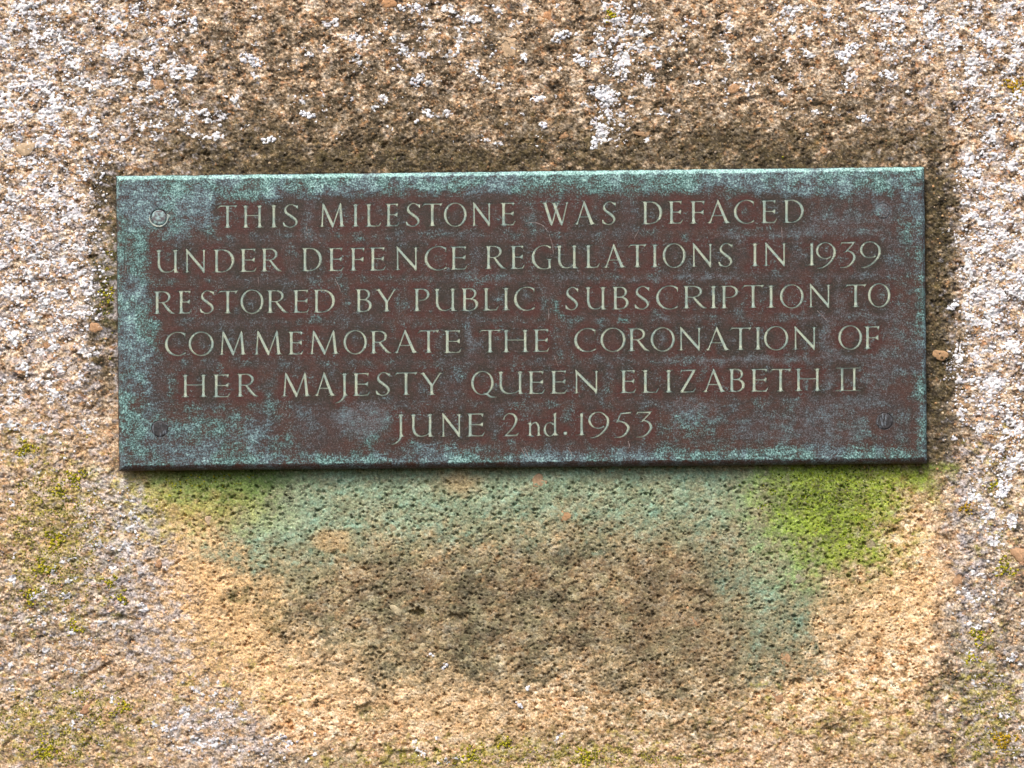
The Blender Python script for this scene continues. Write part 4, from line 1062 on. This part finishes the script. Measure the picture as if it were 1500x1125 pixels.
# a dent on the left edge, as on the real plaque
inner = [(p[0] + 2.0 * math.exp(-((p[1] - 396) / 7) ** 2), p[1]) if p[0] < 200 else p for p in inner]
NB = len(inner)
pv.extend(inner); pf.append(list(range(NB))); owner.append(-1)

for (by, sl, H, words) in ROWS:
    for (word, spans) in words:
        for i, (a, b_) in enumerate(spans):
            ch = word[i]
            W = b_ - a
            jit = random.uniform(-.25, .25)
            hh_ = H + random.uniform(-.25, .25)
            own = len(letters)
            base = by + sl * ((a + b_) / 2 - 750) + jit
            for pl in GL[ch](W, hh_):
                pts = []
                for p in pl:
                    X_ = a + p[0]
                    pts.append((X_, base + sl * (X_ - (a + b_) / 2) - p[1]))
                add_poly(pts, own)
            wtxt = 'II' if word == '#' else word
            if word == '#': nm, lab = 'roman_numeral', 'Roman numeral II with joined serifs'
            elif ch.isdigit(): nm, lab = 'digit', (f'digit {ch}, {ORD[i]} of the number {wtxt}' if len(word) > 1 else 'digit 2 of the date')
            elif ch == '.': nm, lab = 'full_stop', 'full stop after nd'
            elif ch in 'nd': nm, lab = 'letter', f'small letter {ch} of nd'
            else: nm, lab = 'letter', f'capital {ch}, {ORD[i]} letter of the word {wtxt}'
            letters.append((nm, lab))
# plug seats
PLUGS = [(232.5, 318, 12.6, 'plug with a broken pale ring, upper left'), (234, 628, 12.8, 'dark flush plug, lower left'), (1296, 617, 12.8, 'dark flush plug, lower right'), (1293, 309, 12.0, 'bluish worn plug, upper right')]
PLUG0 = 1000
for k, (cx, cy, rr0, lab) in enumerate(PLUGS):
    add_poly([(cx + rr0 * math.cos(a / 40 * 6.2832), cy + rr0 * math.sin(a / 40 * 6.2832)) for a in range(40)], PLUG0 + k)
# scratches
SCR0 = 2000
SCR = [[(181, 402), (183.5, 396), (184.5, 388)], [(770, 327), (783, 326), (796, 331), (804, 342)], [(804.5, 343.5), (809, 358), (811, 374)],
       [(490.5, 408), (495, 417), (500, 429)], [(378, 406), (378.6, 412), (379.6, 419)], [(1145, 333), (1145.4, 341), (1145.8, 349)],
       [(1197, 455), (1205, 463), (1214, 473)], [(936, 337), (932, 344), (928, 351)], [(763, 656), (767, 663), (770, 671)], [(768, 655), (772, 663), (775, 671)],
       [(449, 331), (449.5, 336), (451, 339)], [(450, 342), (451, 345)], [(454, 342), (455.5, 345)], [(803.5, 452), (804, 461), (803, 470)], [(946, 566), (946, 569), (948, 571)],
       [(832, 655), (836, 662), (838, 668)], [(920, 646), (922, 653), (920, 658)], [(811, 520), (815, 530), (818, 538)]]
for k, s in enumerate(SCR):
    m_ = len(s)
    wd = [0.35] + [0.95] * (m_ - 2) + [0.35] if m_ > 2 else [.9, .5]
    for pl in rib(s, wd, 4): add_poly([(p[0], p[1]) for p in pl], SCR0 + k)
# loose points that carry the patina
gx, gy = np.meshgrid(np.arange(182, 1348, 4.2), np.arange(262, 682, 4.2))
gx = gx.ravel() + rng.uniform(-.8, .8, gx.size); gy = gy.ravel() + rng.uniform(-.8, .8, gy.size)
uu_ = (gy > (257 + INS[1] + 2.5 - (gx - 168) * .0114)) & (gy < (690.5 - INS[3] - 2.5 - (gx - 173) * .0093)) & (gx > 168.5 + INS[0] + 6.5 + (gy - 257) * .0104) & (gx < 1355.5 - INS[2] - 2.5 + (gy - 243) * .0092)
gx, gy = gx[uu_], gy[uu_]
pv.extend(list(zip(gx.tolist(), gy.tolist())))
t0 = time.time()
cx0, cy0 = 764.0, 467.0
pe = [(f_[i], f_[(i + 1) % len(f_)]) for f_ in pf for i in range(len(f_))]
co, ed, fa, ov, oe, of_ = delaunay_2d_cdt([Vector((p[0] - cx0, p[1] - cy0)) for p in pv], pe, [], 0, 1e-4, True)
print('cdt', len(co), len(fa), round(time.time() - t0, 1))
P2 = np.array([(c[0] + cx0, c[1] + cy0) for c in co])
face_tris, own_tris = [], {}
FA = np.array([list(f_)[:3] for f_ in fa]); CE = P2[FA].mean(1)
order = np.argsort(CE[:, 0]); CX = CE[order, 0]
best = np.full(len(FA), -2)
def winding(pts, qx, qy):
    wn = np.zeros(len(qx), int)
    for i in range(len(pts)):
        (x0, y0), (x1, y1) = pts[i], pts[(i + 1) % len(pts)]
        cr = (x1 - x0) * (qy - y0) - (qx - x0) * (y1 - y0)
        wn += ((y0 <= qy) & (y1 > qy) & (cr > 0)).astype(int) - ((y0 > qy) & (y1 <= qy) & (cr < 0)).astype(int)
    return wn
for k_, f_ in enumerate(pf):
    pts = [pv[i] for i in f_]
    xs = [p[0] for p in pts]; ys = [p[1] for p in pts]
    lo, hi = np.searchsorted(CX, min(xs)), np.searchsorted(CX, max(xs))
    c_ = order[lo:hi]; c_ = c_[(CE[c_, 1] > min(ys)) & (CE[c_, 1] < max(ys))]
    if not len(c_): continue
    c_ = c_[winding(pts, CE[c_, 0], CE[c_, 1]) != 0]
    o = owner[k_]
    if o == -1: best[c_] = np.maximum(best[c_], -1)
    elif o < 1000: best[c_] = o
    else: best[c_] = np.where((best[c_] >= 0) & (best[c_] < 1000), best[c_], o)
for t in range(len(FA)):
    if best[t] == -2: continue
    a, b_, c_ = P2[FA[t]]
    v_ = FA[t].tolist()
    if (b_[0] - a[0]) * (c_[1] - a[1]) - (b_[1] - a[1]) * (c_[0] - a[0]) > 0: v_ = v_[::-1]
    if best[t] < 0: face_tris.append(v_)
    else: own_tris.setdefault(int(best[t]), []).append(v_)
# hole centres of the union outlines may have been given to two letters that touch: fine, they share the edge

def wpos(p, depth):          # plaque point -> world, depth in mm behind the face
    return ((p[0] - 750) * PXM, -FACE + depth * MM, (562.5 - p[1]) * PXM + ZC)
PO = Vector((0.0 + (cx0 - 750) * PXM, 0.0, (562.5 - 684) * PXM + ZC))
plaque = link('plaque', None, None, None, 'rectangular bronze plaque with pale incised lettering and green verdigris, fixed to the milestone', 'plaque', loc=PO)

# distance to the nearest letter for every face vertex (coarse raster of letter points)
lp = np.array([P2[i] for k, tl_ in own_tris.items() if k < 1000 for f_ in tl_ for i in f_])
gw, gh = 1500, 720
ras = np.full((gh, gw), 99.0, np.float32)
ras[lp[:, 1].astype(int), lp[:, 0].astype(int)] = 0
for it in range(26):
    m = ras.copy()
    for dx, dy, d in ((1, 0, 1), (-1, 0, 1), (0, 1, 1), (0, -1, 1), (1, 1, 1.41), (1, -1, 1.41), (-1, 1, 1.41), (-1, -1, 1.41)):
        m = np.minimum(m, np.roll(np.roll(ras, dx, 1), dy, 0) + d)
    ras = m
def patina(P):
    x = P[:, 0].astype(np.float32); y = P[:, 1].astype(np.float32)
    wx = x + 16 * fbm(x / 46, y / 30, 200, 4, .6); wy = y + 10 * fbm(x / 40, y / 26, 206, 4, .6)
    u, v = plaque_coord(x, y); dt = v * 435; db = 435 - dt; dl = u * 1187; dr = 1187 - dl
    nz = fbm(x / 55, y / 38, 212, 4, .6)
    nzs = fbm(x / 16, y / 11, 216, 3, .6)
    V_ = 0.26 + 0.16 * nz + .08 * nzs
    B_ = 0.30 + 0.22 * fbm(x / 80, y / 40, 220, 4, .6)
    V_ = np.maximum(V_, (1.02 + .12 * nzs) * (1 - sstep(18, 52 , dt + 14 * nz + 6 * nzs)))
    V_ = np.maximum(V_, (1.12) * (1 - sstep(6, 16, dt + 3 * nzs)))
    V_ = np.maximum(V_, (.95 + .2 * nzs) * (1 - sstep(12, 40, db + 18 * nz + 8 * nzs)))
    V_ = np.maximum(V_, (1.0 + .25 * nz) * (1 - sstep(38, 68, dl + 20 * nz)) * (0.82 + .18 * sstep(0, 1, nzs)))
    V_ = np.maximum(V_, (.80 + .2 * nzs) * (1 - sstep(10, 28, dr + 8 * nz)))
    L = [(250, 300, 100, 48, 1.05), (330, 276, 120, 24, 1.0), (205, 470, 36, 90, 1.0), (450, 380, 20, 10, .55), (240, 365, 50, 14, .72), (330, 424, 30, 6, .95), (370, 452, 14, 6, .85), (300, 640, 120, 34, 1.05), (234, 628, 34, 26, 1.1),
         (590, 647, 28, 6, 1.0), (650, 665, 50, 22, .85), (545, 645, 12, 8, .95), (818, 452, 20, 18, .78), (912, 474, 10, 7, .95), (682, 478, 5, 7, 1.0), (682, 500, 5, 10, .9),
         (668, 552, 16, 28, .66), (898, 555, 10, 25, .66), (1000, 622, 30, 26, .72), (760, 595, 14, 6, .85), (1025, 620, 12, 20, .8), (400, 600, 90, 18, .45), (320, 600, 6, 60, .7), (316, 470, 12, 8, .75),
         (1300, 400, 40, 40, .45), (325, 555, 10, 30, .75), (255, 570, 14, 22, .7), (1335, 310, 18, 60, .9), (1180, 270, 160, 20, .9), (960, 540, 1, 1, 0), (1210, 665, 130, 14, .9), (700, 410, 40, 14, .55), (530, 340, 60, 7, .6),
         (1120, 330, 40, 5, .66), (735, 640, 30, 5, .7), (505, 520, 40, 6, .4), (1250, 455, 25, 16, .5), (280, 620, 60, 30, .75)]
    for (a, b_, c_, d_, k) in L:
        if k: V_ = np.maximum(V_, ell(wx, wy, a, b_, c_, d_, .45) * k)
    LB = [(1230, 500, 110, 140, .62), (1100, 530, 120, 10, .85), (974, 440, 5, 60, .95), (974, 515, 5, 36, .95), (986, 622, 5, 22, .9), (530, 610, 44, 36, .85), (1230, 345, 90, 40, .62), (1020, 600, 40, 30, .7), (720, 405, 60, 18, .7), (680, 500, 18, 24, .8),
          (250, 310, 80, 40, .8), (460, 335, 22, 30, .6), (1110, 350, 60, 10, .7), (1180, 630, 120, 26, .6), (1000, 410, 120, 8, .7), (480, 545, 60, 8, .6), (900, 520, 60, 10, .5), (1295, 310, 16, 16, .95)]
    for (a, b_, c_, d_, k) in LB: B_ = np.maximum(B_, ell(wx, wy, a, b_, c_, d_, .45) * k)
    d = ras[np.clip(y.astype(int), 0, gh - 1), np.clip(x.astype(int), 0, gw - 1)] + 3.5 * nzs + 2 * nz
    hal = 1 - sstep(4, 14, d)
    intr = sstep(20, 60, dl) * sstep(25, 50, dt)
    V_ = V_ * (1 - .72 * hal * (0.45 + 0.55 * intr)); B_ = B_ * (1 - .85 * hal)
    inn = sstep(30, 70, dl) * sstep(34, 60, dt) * sstep(20, 50, db) * sstep(12, 30, dr)
    return V_ * (1 - .22 * inn), B_ * .92, hal

def local(pts): return [(p[0] - PO.x, p[1] - PO.y, p[2] - PO.z) for p in pts]
# plate: face + bevel + sides + back
used = sorted({i for f_ in face_tris for i in f_})
rm = {i: k for k, i in enumerate(used)}
plateV = [wpos(P2[i], 0.0) for i in used]
# very slight waviness of the cast sheet
PV2 = P2[used]
wav = fbm(PV2[:, 0] / 90, PV2[:, 1] / 70, 240, 3) * 0.30 + fbm(PV2[:, 0] / 14, PV2[:, 1] / 10, 244, 2) * 0.035
plateV = [(a, b_ + float(w_) * MM * 0.0, c_) for (a, b_, c_), w_ in zip(plateV, wav)]
F3 = [tuple(rm[i] for i in f_) for f_ in face_tris]
vatt = patina(PV2)
va, ba, ha = (list(x) for x in vatt)
# boundary loop indices: the first NB input points
inp = {}
for k, lst in enumerate(ov):
    for i in lst: inp[i] = k
loop = [rm[inp[i]] for i in range(NB)]
def add_ring(pts2, depth, v_, b_):
    s = len(plateV)
    for i, p in enumerate(pts2):
        plateV.append(wpos(p, depth[i] if isinstance(depth, list) else depth)); va.append(v_[i]); ba.append(b_[i]); ha.append(0.0)
    return list(range(s, s + len(pts2)))
sides = [0] * 290 + [1] * 106 + [2] * 290 + [3] * 106
def mixp(a, b_, t): return (a[0] + (b_[0] - a[0]) * t, a[1] + (b_[1] - a[1]) * t)
bev_verd_light = {0: 1.6, 1: .85, 2: .22, 3: .85}  # verdigris per bevel; top raised and underside lowered, painting in light from above
nb = [float(x) for x in fbm(np.array([p[0] for p in outer]) / 16, np.array([p[1] for p in outer]) / 16, 250, 3)]
r1_ = add_ring([mixp(inner[i], outer[i], .34) for i in range(NB)], [.35 + .1 * nb[i] for i in range(NB)], [bev_verd_light[s] + .22 * nb[i] for i, s in enumerate(sides)], [.5] * NB)
r2_ = add_ring([mixp(inner[i], outer[i], .80) for i in range(NB)], [2.2 + .3 * nb[i] for i in range(NB)], [bev_verd_light[s] + .22 * nb[i] for i, s in enumerate(sides)], [.5] * NB)
r3_ = add_ring(outer, [3.6] * NB, [(.7 if s == 0 else .12) + .1 * nb[i] for i, s in enumerate(sides)], [.3] * NB)
r4_ = add_ring(outer, [8.0] * NB, [.1] * NB, [.2] * NB)
r5_ = add_ring(outer, [11.0] * NB, [.1] * NB, [.2] * NB)
F4 = []
for A_, B2 in ((loop, r1_), (r1_, r2_), (r2_, r3_), (r3_, r4_), (r4_, r5_)):
    for i in range(NB):
        j = (i + 1) % NB
        F4.append((A_[i], A_[j], B2[j], B2[i]))
s = len(plateV)
plateV.append(((cx0 - 750) * PXM, -FACE + 11 * MM, (562.5 - cy0) * PXM + ZC)); va.append(0); ba.append(0); ha.append(0)
for i in range(NB): F3.append((r5_[i], r5_[(i + 1) % NB], s))
me = np_mesh('plate', local(plateV), F3, F4, False, {'verdigris': va, 'bloom': ba, 'halo': ha})
sm = np.zeros(len(me.polygons), bool); sm[len(F3):] = True
me.polygons.foreach_set('use_smooth', sm)
link('plate', me, m_bronze, plaque)

# letters, plug seats and scratches: floor plus sloping walls
def recess(tris, depth, inset, name, mats, label=None, wallmat=1, bevel_floor=True):
    us = sorted({i for f_ in tris for i in f_}); r_ = {i: k for k, i in enumerate(us)}
    T = [tuple(r_[i] for i in f_) for f_ in tris]
    cnt = {}
    for f_ in T:
        for a, b_ in ((f_[0], f_[1]), (f_[1], f_[2]), (f_[2], f_[0])): cnt[(a, b_)] = 1
    bd = [(a, b_) for (a, b_) in cnt if (b_, a) not in cnt]
    nrm = {}
    pts = np.array([P2[i] for i in us])
    for a, b_ in bd:
        d = pts[b_] - pts[a]; L_ = math.hypot(*d) or 1
        nv = np.array([-d[1], d[0]]) / L_            # triangles run clockwise in y-down: inside lies on this side
        for q_ in (a, b_): nrm[q_] = nrm.get(q_, np.zeros(2)) + nv
    # orient: make sure the normal points into the shape
    Vt, floor = [], pts.copy()
    c0, (a0, b0) = 0, bd[0]
    for f_ in T:
        if a0 in f_ and b0 in f_:
            ce = pts[list(f_)].mean(0); mid = (pts[a0] + pts[b0]) / 2
            d = pts[b0] - pts[a0]; c0 = 1 if np.dot(np.array([-d[1], d[0]]), ce - mid) > 0 else -1
            break
    for q_, nv in nrm.items():
        L_ = math.hypot(*nv)
        if L_ > 1e-6: floor[q_] = pts[q_] + nv / L_ * inset * c0
    n0 = len(us)
    VV = [wpos(p, depth) for p in floor]
    top_i = {}
    for q_ in nrm: top_i[q_] = n0 + len(top_i)
    VV += [wpos(pts[q_], 0.0) for q_ in top_i]
    W4 = [(a, b_, top_i[b_], top_i[a]) for a, b_ in bd]
    mi = [0] * len(T) + [wallmat] * len(W4)
    me = np_mesh(name, local(VV), T, W4, False, None, mi)
    return me
for k, (nm, lab) in enumerate(letters):
    if k in own_tris:
        link(nm, recess(own_tris[k], 0.45, 0.0, nm, None), [m_paint, m_cut], plaque, lab)
for k in range(len(SCR)):
    if SCR0 + k in own_tris:
        link('scratch', recess(own_tris[SCR0 + k], 0.08, 0.0, 'scratch', None, wallmat=0), [m_scr], plaque)

# plugs
m_plug, n, b = mat('dull_plug_bronze')
f = noise_node(n, 420, 4, 0.65); g = noise_node(n, 1.0, 3, 0.6, (900, 900, 250))
c = mixc(n, ramp(n, f, .35, .62), lin(30, 28, 28), lin(58, 54, 54)); c = mixc(n, mth(n, 'MULTIPLY', ramp(n, g, .52, .66), .7), c, lin(128, 138, 146))
n.links.new(c, b.inputs['Base Color']); b.inputs['Roughness'].default_value = .6
bp = nd(n, 'ShaderNodeBump'); bp.inputs['Strength'].default_value = 0.7; bp.inputs['Distance'].default_value = 0.0006
n.links.new(g, bp.inputs['Height']); n.links.new(bp.outputs[0], b.inputs['Normal'])
m_plug2, n, b = mat('pale_plug_bronze')
f = noise_node(n, 300, 4, 0.65); g = noise_node(n, 1.0, 3, 0.6, (250, 250, 900))
c = mixc(n, ramp(n, f, .40, .58), lin(96, 90, 92), lin(150, 178, 176)); c = mixc(n, mth(n, 'MULTIPLY', ramp(n, g, .55, .68), .7), c, lin(78, 72, 74))
n.links.new(c, b.inputs['Base Color']); b.inputs['Roughness'].default_value = .6
bp = nd(n, 'ShaderNodeBump'); bp.inputs['Strength'].default_value = 0.7; bp.inputs['Distance'].default_value = 0.0006
n.links.new(g, bp.inputs['Height']); n.links.new(bp.outputs[0], b.inputs['Normal'])
def disc(cx, cy, prof, seg=40, phase=0.0):
    """lathe of (radius px, depth mm)"""
    VV, F4_, F3_ = [], [], []
    for (rr_, dp) in prof:
        for s in range(seg):
            a = s / seg * 6.28318 + phase
            k = 1 + 0.012 * math.sin(3 * a + cx) + .01 * math.sin(7 * a)
            VV.append(wpos((cx + rr_ * k * math.cos(a), cy + rr_ * k * math.sin(a)), dp + .03 * math.sin(5 * a + rr_)))
    for i in range(len(prof) - 1):
        for s in range(seg):
            s2 = (s + 1) % seg
            F4_.append((i * seg + s, i * seg + s2, (i + 1) * seg + s2, (i + 1) * seg + s))
    VV.append(wpos((cx, cy), prof[-1][1])); t = len(VV) - 1
    for s in range(seg): F3_.append(((len(prof) - 1) * seg + s, (len(prof) - 1) * seg + (s + 1) % seg, t))
    return VV, F3_, F4_
for k, (cx, cy, rr0, lab) in enumerate(PLUGS):
    if k == 0: prof = [(rr0 + .2, 0.0), (rr0 - .3, 1.6), (rr0 - 1.6, 1.7), (rr0 - 2.2, .25), (rr0 - 3.2, .05), (rr0 * .35, -.05)]
    else: prof = [(rr0 + .2, 0.0), (rr0 - .2, .5), (rr0 - .9, .5), (rr0 - 1.4, .08), (rr0 - 3, .02), (rr0 * .35, 0.04)]
    VV, F3_, F4_ = disc(cx, cy, prof)
    nv = len(VV)
    me = np_mesh('plug', local(VV), F3_, F4_, True, {'verdigris': np.full(nv, .55), 'bloom': np.full(nv, .95), 'halo': np.zeros(nv)})
    plug = link('plug', me, {0: m_plug2, 1: m_plug, 2: m_plug, 3: m_bronze}[k], plaque, lab)
    if k == 0:      # broken pale collar round the upper left plug
        VV, F4_ = [], []
        a0, a1, N_ = R(-20), R(190), 40
        for i in range(N_ + 1):
            a = a0 + (a1 - a0) * i / N_
            wdt = 2.4 * math.sin(math.pi * i / N_) ** .5 + .2
            bul = 3.6 * math.exp(-((a - R(-4)) / R(9)) ** 2)
            for (ro, dp) in ((rr0 + .1, .02), (rr0 + .4 + bul * .3, -.7), (rr0 + .2 + wdt * .6 + bul * .8, -.75), (rr0 + .3 + wdt + bul, .03)):
                VV.append(wpos((cx + ro * math.cos(a), cy + ro * math.sin(a)), dp))
        for i in range(N_):
            for j in range(3): F4_.append((i * 4 + j, i * 4 + j + 1, i * 4 + 5 + j, i * 4 + 4 + j))
        me = np_mesh('plug_collar', local(VV), None, F4_, True, None)
        m_col, n, b = mat('pale_collar'); f = noise_node(n, 300, 3, .6)
        c = mixc(n, ramp(n, f, .4, .6), lin(196, 194, 174), lin(150, 164, 158)); n.links.new(c, b.inputs['Base Color']); b.inputs['Roughness'].default_value = .6
        link('plug_collar', me, m_col, plug)
print('done', round(time.time() - T_START, 1))
